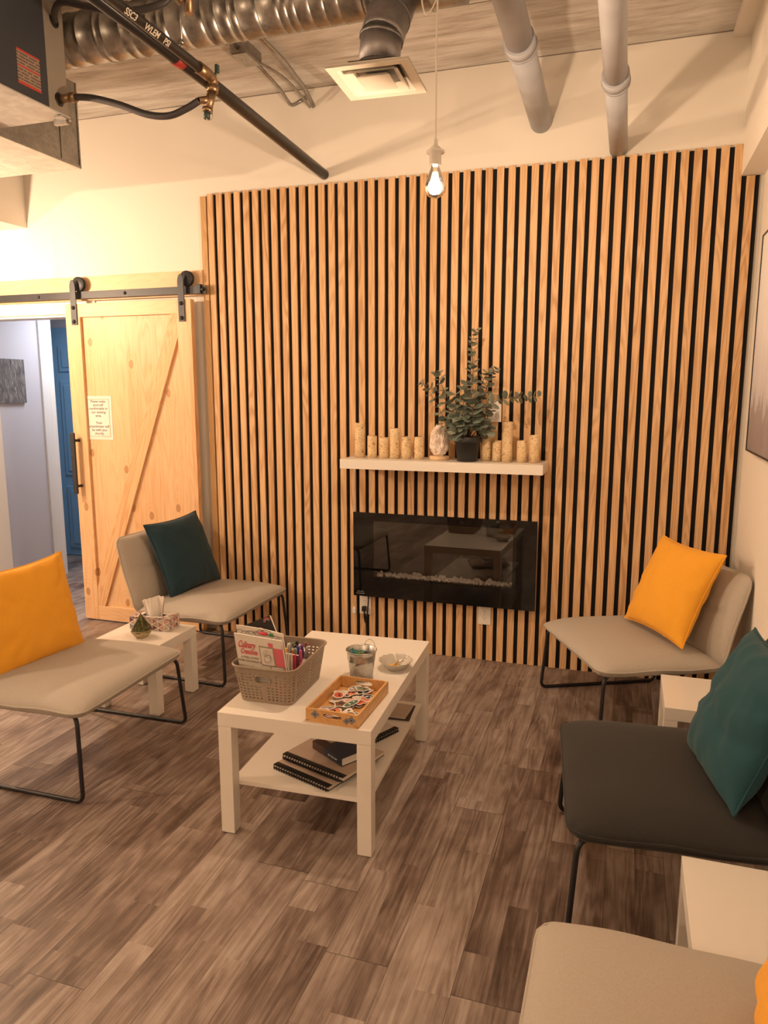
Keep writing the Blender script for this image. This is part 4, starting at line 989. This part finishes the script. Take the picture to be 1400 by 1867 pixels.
# wooden tray
tr = thing('wooden_tray', 'bamboo tray with cut-out handles on the front of the coffee table', 'tray', (1.499, -1.765, ZT0), -.015)
m = MB(); hw, hd_ = .094, .152; H_ = .046
m.box((-hw, -hd_, 0), (hw, hd_, .005)); m.build('base', BAMBOO, tr)
for sx in (-1, 1):
    m = MB(); m.box((sx*hw, -hd_, .0), (sx*(hw-.007), hd_, H_), bev=.0008); m.build('long_side', BAMBOO, tr)
for sy in (-1, 1):
    m = MB()
    y0, y1 = sorted((sy*hd_, sy*(hd_-.007)))
    n = 28; hole_p = [(.034*math.copysign(abs(math.cos(a))**.45, math.cos(a)), .0265+.0085*math.sin(a)) for a in [2*PI*k/n for k in range(n)]]
    out_p = []
    for (x, z) in hole_p:
        a = math.atan2((z-.0255)/.0205, x/(hw-.007)); k = 1/max(abs(math.cos(a)), abs(math.sin(a))); out_p.append(((hw-.007)*math.cos(a)*k, .0255+.0205*math.sin(a)*k))
    for (px_, pz_) in ():
        pass
    vs = [(x, y0, z) for x, z in hole_p]+[(x, y0, z) for x, z in out_p]+[(x, y1, z) for x, z in hole_p]+[(x, y1, z) for x, z in out_p]
    fs = []
    for k in range(n):
        l = (k+1) % n
        fs += [(k, l, n+l, n+k), (2*n+k, 3*n+k, 3*n+l, 2*n+l), (k, 2*n+k, 2*n+l, l), (n+k, n+l, 3*n+l, 3*n+k)]
    m.add(vs, fs); m.build('short_side', BAMBOO, tr)
STG = plain('grey_sticker', (.22, .22, .24), .4); 
for (x, z, r0) in ((-.060, .028, .012), (.052, .020, .010), (.070, .026, .012)):
    m = MB(); m.prism([((r0*(1+.22*math.cos(4*a)))*math.cos(a), (r0*(1+.22*math.cos(4*a)))*math.sin(a)) for a in [2*PI*k/32 for k in range(32)]], 0, .0005, 0, frame_mat((x, -hd_-.0001, z), (1, 0, 0), (0, 0, 1)))
    m.prism([(r0*.3*math.cos(a), r0*.25*math.sin(a)) for a in [2*PI*k/12 for k in range(12)]], .0005, .0008, 1, frame_mat((x, -hd_-.0001, z), (1, 0, 0), (0, 0, 1)))
    m.build('sticker', [STG, plain('dark_sticker_spot', (.05, .05, .06), .5)], tr, label='grey blossom-shaped sticker')
TRM = tr.matrix_basis.copy(); rt = random.Random(9)
STW = plain('sticker_white', (.78, .73, .68), .4)
scol = [('teal green', (.05, .14, .11)), ('coral red', (.60, .10, .05)), ('navy', (.02, .035, .06)), ('sage', (.22, .27, .18)), ('pale pink', (.66, .42, .36)), ('brown', (.16, .08, .05)), ('cream', (.66, .58, .48)), ('orange face', (.70, .24, .12)), ('grey', (.30, .28, .27)), ('white text', (.74, .69, .64))]
swh = ['near the front left corner', 'near the front right corner', 'in the middle of the tray', 'along the left side', 'along the right side', 'near the far handle']
spos = [(-.048, -.10), (.048, -.10), (.0, -.015), (-.052, .03), (.052, .03), (.0, .10)]
for i in range(46):
    cn, cc = scol[i % 10]; wi = (i+i//10) % 6; bx, by = spos[wi]
    x = max(-.052, min(.052, bx+rt.uniform(-.03, .03))); y = max(-.108, min(.108, by+rt.uniform(-.035, .035))); z = .0055+.00036*i+.0015
    t = thing('sticker', f'{cn} die-cut sticker in the tray, {swh[wi]}', 'sticker', TRM @ Vector((x, y, z)), rt.random()*6, 'die-cut stickers in the tray')
    t.rotation_euler = (rt.uniform(-.05, .05), rt.uniform(-.05, .05), t.rotation_euler[2])
    a1, a2, ph = rt.uniform(.022, .036), rt.uniform(.015, .024), rt.random()*6; kk = rt.choice([2, 3, 5])
    def blob(s): return [((a1*s)*(1+.16*math.cos(kk*a+ph))*math.cos(a), (a2*s)*(1+.16*math.cos(kk*a+ph))*math.sin(a)) for a in [2*PI*k/28 for k in range(28)]]
    m = MB(); m.prism(blob(1), 0, .0003); m.build('backing', STW, t)
    m = MB(); m.prism(blob(.80), .0003, .00045, 0)
    for q in range(3):
        cx_, cy_ = rt.uniform(-.4, .4)*a1, rt.uniform(-.4, .4)*a2; m.prism([(cx_+a2*.25*math.cos(a), cy_+a2*.2*math.sin(a)) for a in [2*PI*k/10 for k in range(10)]], .00045, .0006, 1)
    m.build('print', [plain('sticker_'+cn.replace(' ', '_'), cc, .4), plain('sticker_mark_'+('dark' if i % 2 else 'light'), (.03, .03, .035) if i % 2 else (.75, .70, .62), .4)], t)

# bucket
bu = thing('metal_bucket', 'small ribbed galvanised bucket on the coffee table', 'bucket', (1.452, -1.505, ZT0))
m = MB(); m.lathe([(0, .003), (.041, .003), (.041, .0), (.043, .001), (.0505, .070), (.0525, .074), (.0515, .077), (.0535, .081), (.0525, .084), (.0545, .088), (.0535, .091), (.0575, .110), (.0595, .111), (.0600, .113), (.0585, .1145), (.0565, .112), (.0500, .075), (.0420, .006), (0, .006)], (0, 0, 0), 40)
m.box((-.0030, -.0505, .004), (-.0010, -.0415, .006)); m.build('pail', GALVB, bu)
m = MB()
pts = [(.058*math.cos(a), .0, .0) for a in (0,)]
Rb = Matrix.Rotation(.55, 4, 'Z')
hp_ = [Rb @ Vector((.060*math.cos(a), .030*math.sin(a)+.018, .106+.030*math.sin(a))) for a in [PI*k/20 for k in range(21)]]
m.tube([Vector((.014+.021*math.cos(a), .056+.004*math.sin(a), .108+.026*math.sin(a))) for a in [PI*k/18 for k in range(19)]], .0013, 8); m.build('handle', GALVB, bu)
pk = random.Random(2); pcol = [('blue', (.04, .16, .24)), ('green', (.10, .22, .05)), ('dark', (.02, .03, .03)), ('teal', (.03, .16, .15)), ('lime', (.30, .40, .06)), ('violet', (.10, .04, .12))]
for i in range(11):
    cn, cc = pcol[i % 6]; a = i*2.4; r0 = .012+.024*((i*7 % 5)/5)
    t = thing('wrapped_sweet', f'{cn} wrapped sweet {"on top" if i > 5 else "low"} in the metal bucket', 'sweet', (1.452+r0*math.cos(a), -1.505+r0*math.sin(a), ZT0+.070+.0028*i), a, 'wrapped sweets in the bucket')
    t.rotation_euler = (pk.uniform(-.5, .5), pk.uniform(-.5, .5), a)
    m = MB(); m.grid(lambda u, v: Vector(((u-.5)*.036, (v-.5)*.024*(1+.3*math.cos((u-.5)*PI*2)), .006*math.sin(PI*u)*math.sin(PI*v)+.002*math.sin(u*20))), 10, 6); b0 = len(m.f); m.grid(lambda u, v: Vector(((.5-u)*.036, (v-.5)*.024*(1+.3*math.cos((u-.5)*PI*2)), -.006*math.sin(PI*u)*math.sin(PI*v)+.002*math.sin((1-u)*20))), 10, 6)
    m.build('wrapper', plain('foil_'+cn, cc, .2, .3), t)
    m = MB()
    for sx in (-1, 1): m.grid(lambda u, v: Vector((sx*(.017+.010*u), (v-.5)*(.008+.016*u), .003*math.sin(v*18)*u)), 3, 8)
    m.build('twist_end', plain('foil_'+cn, cc, .2, .3), t)
# glass dish
di = thing('candy_dish', 'shallow scalloped glass dish beside the bucket', 'dish', (1.548, -1.372, ZT0))
m = MB(); nn = 60
def dish(u, v):
    a = 2*PI*u; r = .032+.034*v; sc_ = 1+.02*math.cos(14*a)*v; z = .002+.034*v**1.15+.0015*math.cos(14*a)*v*v
    return Vector((r*sc_*math.cos(a), r*sc_*math.sin(a), z))
m.grid(dish, nn, 6); m.lathe([(0, .0), (.032, .0), (.033, .002)], (0, 0, 0), 30); m.lathe([(0, .004), (.030, .004)], (0, 0, 0), 30)
do = m.build('bowl', NT('frosted_dish_glass').done((.50, .47, .42), .12, 0, None, Transmission_Weight=.0, Specular_IOR_Level=.8), di)
md = do.modifiers.new('thick', 'SOLIDIFY'); md.thickness = .002; md.offset = 1
CANDY = plain('yellow_candy', (.85, .48, .02), .25); rc2 = random.Random(6)
for i in range(6):
    a = i*1.05; t = thing('yellow_sweet', 'small yellow sweet in the glass dish, %s' % ['at the front', 'on the right', 'at the back right', 'at the back', 'on the left', 'at the front left'][i], 'sweet', (1.545+.016*math.cos(a-1.5), -1.380+.014*math.sin(a-1.5), ZT0+.0095+.003*(i % 2)), a, 'yellow sweets in the dish')
    m = MB(); m.lathe([(0, -.005), (.006, -.004), (.009, 0), (.006, .004), (0, .005)], (0, 0, 0), 14); m.build('candy', CANDY, t)
WR = glassmat('clear_wrapper', (.95, .93, .90), .9, .15)
lp = thing('lollipop', 'lollipop stick in crinkled clear wrapper leaning in the dish', 'lollipop', (1.55, -1.37, ZT0+.01))
m = MB(); m.tube([(1.553, -1.372, ZT0+.014), (1.536, -1.352, ZT0+.056)], .0017, 8); m.build('stick', WPLAS, lp, world=True)
m = MB(); m.grid(lambda u, v: Vector((1.556+.052*(u-.25), -1.365+.03*(v-.5), ZT0+.016+.030*u+.006*noise.noise(Vector((u*7, v*7, 2)))+.004*math.sin(v*16))), 14, 14, 0, False); m.build('wrapper', WR, lp, world=True)

# ------------------------------------------------------------------ lower shelf: notebooks and books
ZL = .1805
def notebook(lab, x, y, ang, w, d, th, z, cover, coil=True):
    t = thing('spiral_notebook', lab, 'notebook', (x, y, z), ang, 'spiral notebooks on the lower shelf')
    m = MB(); m.box((0, .012, .0015), (w, d, th-.0015)); m.build('pages', PAPERDK, t)
    m = MB(); m.box((-.002, .004, 0), (w+.002, d+.002, .0015)); m.build('back_cover', BLKPL, t)
    m = MB(); m.box((-.002, .004, th-.0015), (w+.002, d+.002, th)); m.build('front_cover', cover, t)
    m = MB(); m.box((-.002, .004, th), (w+.002, .028, th+.0006)); m.build('binding_strip', BLKPL, t)
    m = MB(); k = 0; x0 = .006
    while x0 < w-.004:
        for dx_ in (0, .003):
            m.tube([(x0+dx_, .006+(.008)*math.cos(a), th/2+(th/2+.003)*math.sin(a)) for a in [2*PI*q/10 for q in range(10)]], .0014, 4, closed=True)
        x0 += .0125
    m.build('wire_binding', BLKPL, t); return t
TANC = plain('tan_cover', (.52, .40, .32), .6)
notebook('black wire-bound notebook at the bottom of the shelf stack', 1.210, -1.788, -.335, .262, .24, .014, ZL, TANC)
notebook('tan-covered wire-bound notebook, second in the shelf stack', 1.228, -1.748, -.325, .285, .24, .016, ZL+.0215, TANC)
NVB = plain('navy_book_cover', (.018, .032, .065), .4); BRB = plain('brown_book_cover', (.07, .035, .025), .4)
pb = thing('paperback_book', 'thick dark blue and brown paperback on top of the notebooks', 'book', (1.318, -1.672, ZL+.040), -.55)
m = MB(); m.box((.002, .002, .001), (.178, .128, .028)); m.build('pages', PAPER, pb)
m = MB(); m.box((0, 0, 0), (.18, .13, .001)); m.box((.07, 0, .028), (.18, .13, .0295)); m.box((.07, -.001, 0), (.18, 0, .0295)); m.build('navy_cover', NVB, pb, label='navy right half of the cover')
m = MB(); m.box((0, 0, .028), (.07, .13, .0295)); m.box((0, -.001, 0), (.07, 0, .0295)); m.build('brown_cover', BRB, pb, label='brown left half of the cover')
m = MB(); m.box((.015, .04, .0295), (.06, .10, .0299)); m.build('cover_patch', TANC, pb)
text_mesh('lettering', 'IN THE GAP', .010, PAPER, pb, frame_mat((.125, -.0014, .014), (1, 0, 0), (0, 0, 1)))
notebook('wire-bound notebook at the right edge of the lower shelf', 1.485, -1.525, 1.13, .18, .12, .012, ZL, PAPERDK)['group'] = 'spiral notebooks on the lower shelf'
fo = thing('magazine', 'dark folder lying towards the far end of the lower shelf', 'magazine', (1.37, -1.235, ZL), .10)
m = MB(); m.box((0, -.06, 0), (.20, .09, .006)); m.build('pages', PAPER, fo)
m = MB(); m.box((-.002, -.062, .006), (.202, .092, .0075)); m.build('cover', plain('folder_dark', (.05, .03, .03), .5), fo)
fo2 = thing('magazine', 'pale magazine lying on top of the dark folder on the lower shelf', 'magazine', (1.385, -1.225, ZL+.008), .0)
m = MB(); m.box((0, -.04, 0), (.17, .09, .005)); m.build('pages', PAPER, fo2)
m = MB(); m.box((-.001, -.041, .005), (.171, .091, .006)); m.build('cover', plain('magazine_cover', (.45, .36, .30), .5), fo2)

# ================================================================== ON THE SIDE TABLE
tb = thing('tissue_box', 'tissue box with pink and grey triangle pattern on the left side table', 'tissue box', (.138, -.965, .3455), .10)
m = MB(); w_, d_, h_ = .110, .052, .066
for a, b in (((-w_, -d_, 0), (w_, d_, .001)), ((-w_, -d_, 0), (w_, -d_+.001, h_)), ((-w_, d_-.001, 0), (w_, d_, h_)), ((-w_, -d_, 0), (-w_+.001, d_, h_)), ((w_-.001, -d_, 0), (w_, d_, h_)), ((-w_, -d_, h_-.001), (w_, -.022, h_)), ((-w_, .022, h_-.001), (w_, d_, h_)), ((-w_, -.022, h_-.001), (-.06, .022, h_)), ((.06, -.022, h_-.001), (w_, .022, h_))): m.box(a, b)
m.build('carton', plain('carton_white', (.80, .74, .68), .5), tb)
tc = [plain('tri_rose', (.42, .20, .17), .5), plain('tri_plum', (.16, .07, .09), .5), plain('tri_greyblue', (.26, .27, .30), .5), plain('tri_taupe', (.46, .38, .31), .5), plain('tri_sand', (.60, .50, .42), .5), plain('tri_blush', (.56, .32, .27), .5)]
m = MB(); rx = random.Random(8)
def tris(M4, W2, H2, s=.034, test=None):
    hgt = s*.93; nx = int(2*W2/hgt)+2; ny = int(H2/s)+3
    for i in range(nx):
        for j in range(-1, ny):
            x0 = -W2+i*hgt
            for fl in (0, 1):
                yb = j*s+(s/2 if (i % 2) ^ fl else 0)
                tri = [(x0, yb), (x0, yb+s), (x0+hgt, yb+s/2)] if not fl else [(x0+hgt, yb), (x0+hgt, yb+s), (x0, yb+s/2)]
                cx_ = sum(p[0] for p in tri)/3; cy_ = sum(p[1] for p in tri)/3
                tri = [(cx_+(p[0]-cx_)*.80, cy_+(p[1]-cy_)*.80) for p in tri]
                tri = [(max(-W2+.001, min(W2-.001, p[0])), max(.001, min(H2-.001, p[1]))) for p in tri]
                ar = abs((tri[1][0]-tri[0][0])*(tri[2][1]-tri[0][1])-(tri[2][0]-tri[0][0])*(tri[1][1]-tri[0][1]))
                if ar < 2e-5 or (test and not test(cx_, cy_)): continue
                m.add([M4 @ Vector((p[0], p[1], .0003)) for p in tri], [(0, 1, 2)], rx.randrange(6))
tris(frame_mat((0, -d_, 0), (1, 0, 0), (0, 0, 1)), w_, h_); tris(frame_mat((w_, 0, 0), (0, 1, 0), (0, 0, 1)), d_, h_); tris(frame_mat((-w_, 0, 0), (0, -1, 0), (0, 0, 1)), d_, h_); tris(frame_mat((0, d_, 0), (-1, 0, 0), (0, 0, 1)), w_, h_)
tris(frame_mat((0, -d_, h_), (1, 0, 0), (0, 1, 0)), w_, 2*d_, test=lambda x, y: not (abs(x) < .075 and abs(y-d_) < .034))
m.build('triangle_pattern', tc, tb)
m = MB()
def tis(u, v):
    x = (u-.5)*.100*(1+.22*v)-.006*v; fold = .016*math.sin(u*9+1.0)*(1-.2*v)+.008*math.sin(u*21)*v
    z = h_-.012+.112*v*(1-.26*(1-u)**2)+.004*noise.noise(Vector((u*5, v*4, 0)))
    return Vector((x, fold+.012*v*(1 if u > .5 else -1)*abs(u-.5), z))
m.grid(tis, 26, 14); m.grid(lambda u, v: tis(u, v)+Vector((.006*v-.004, .012+.010*v*math.sin(u*5), -.010*v)), 26, 14)
tso = m.build('tissue', plain('tissue_paper', (.84, .79, .74), .9, grain=.01), tb)
# terrarium
ge = thing('geometric_terrarium', 'small brass-edged geometric glass terrarium on the left side table', 'terrarium', (.165, -1.110, .3455), .5)
GEB = plain('gold_wire', (.42, .27, .13), .3, .9)
r1, r2 = .055, .027; mid = [Vector((r1*math.cos(a), r1*math.sin(a), .038)) for a in [2*PI*k/5 for k in range(5)]]; bot = [Vector((r2*math.cos(a), r2*math.sin(a), .001)) for a in [2*PI*k/5 for k in range(5)]]; top = Vector((0, 0, .120))
m = MB()
for k in range(5):
    l = (k+1) % 5
    for a, b in ((mid[k], mid[l]), (bot[k], bot[l]), (mid[k], bot[k]), (mid[k], top)): m.tube([a, b], .0012, 6)
m.tube([Vector((.006*math.cos(a), 0,   .127+.006*math.sin(a))) for a in [2*PI*k/14 for k in range(14)]], .0010, 6, closed=True)
m.build('wire_edges', GEB, ge)
m = MB()
for k in range(5):
    l = (k+1) % 5
    if k != 3: m.add([mid[k], mid[l], top], [(0, 1, 2)])
m.build('glass_panes', glassmat('terrarium_glass', (.97, .96, .93), .2), ge)
m = MB(); m.add(bot+mid, [(0, 1, 6, 5), (1, 2, 7, 6), (2, 3, 8, 7), (3, 4, 9, 8), (4, 0, 5, 9), (4, 3, 2, 1, 0)]); m.build('tray_base', plain('terrarium_base', (.55, .46, .28), .35, .15), ge)
m = MB(); rg = random.Random(3)
for k in range(60):
    a = rg.random()*6.28; r = .038*math.sqrt(rg.random()); h = .010+.016*rg.random()
    m.tube([(r*math.cos(a), r*math.sin(a), .030), (r*math.cos(a)*1.1+rg.uniform(-.004, .004), r*math.sin(a)*1.1, .034+h)], [.0016, .0005], 5)
m.lathe([(0, .036), (.030, .035), (.046, .029)], (0, 0, 0), 10); mo = m.build('moss', plain('green_moss', (.10, .12, .045), .8, sc=300), ge); mo['kind'] = 'stuff'
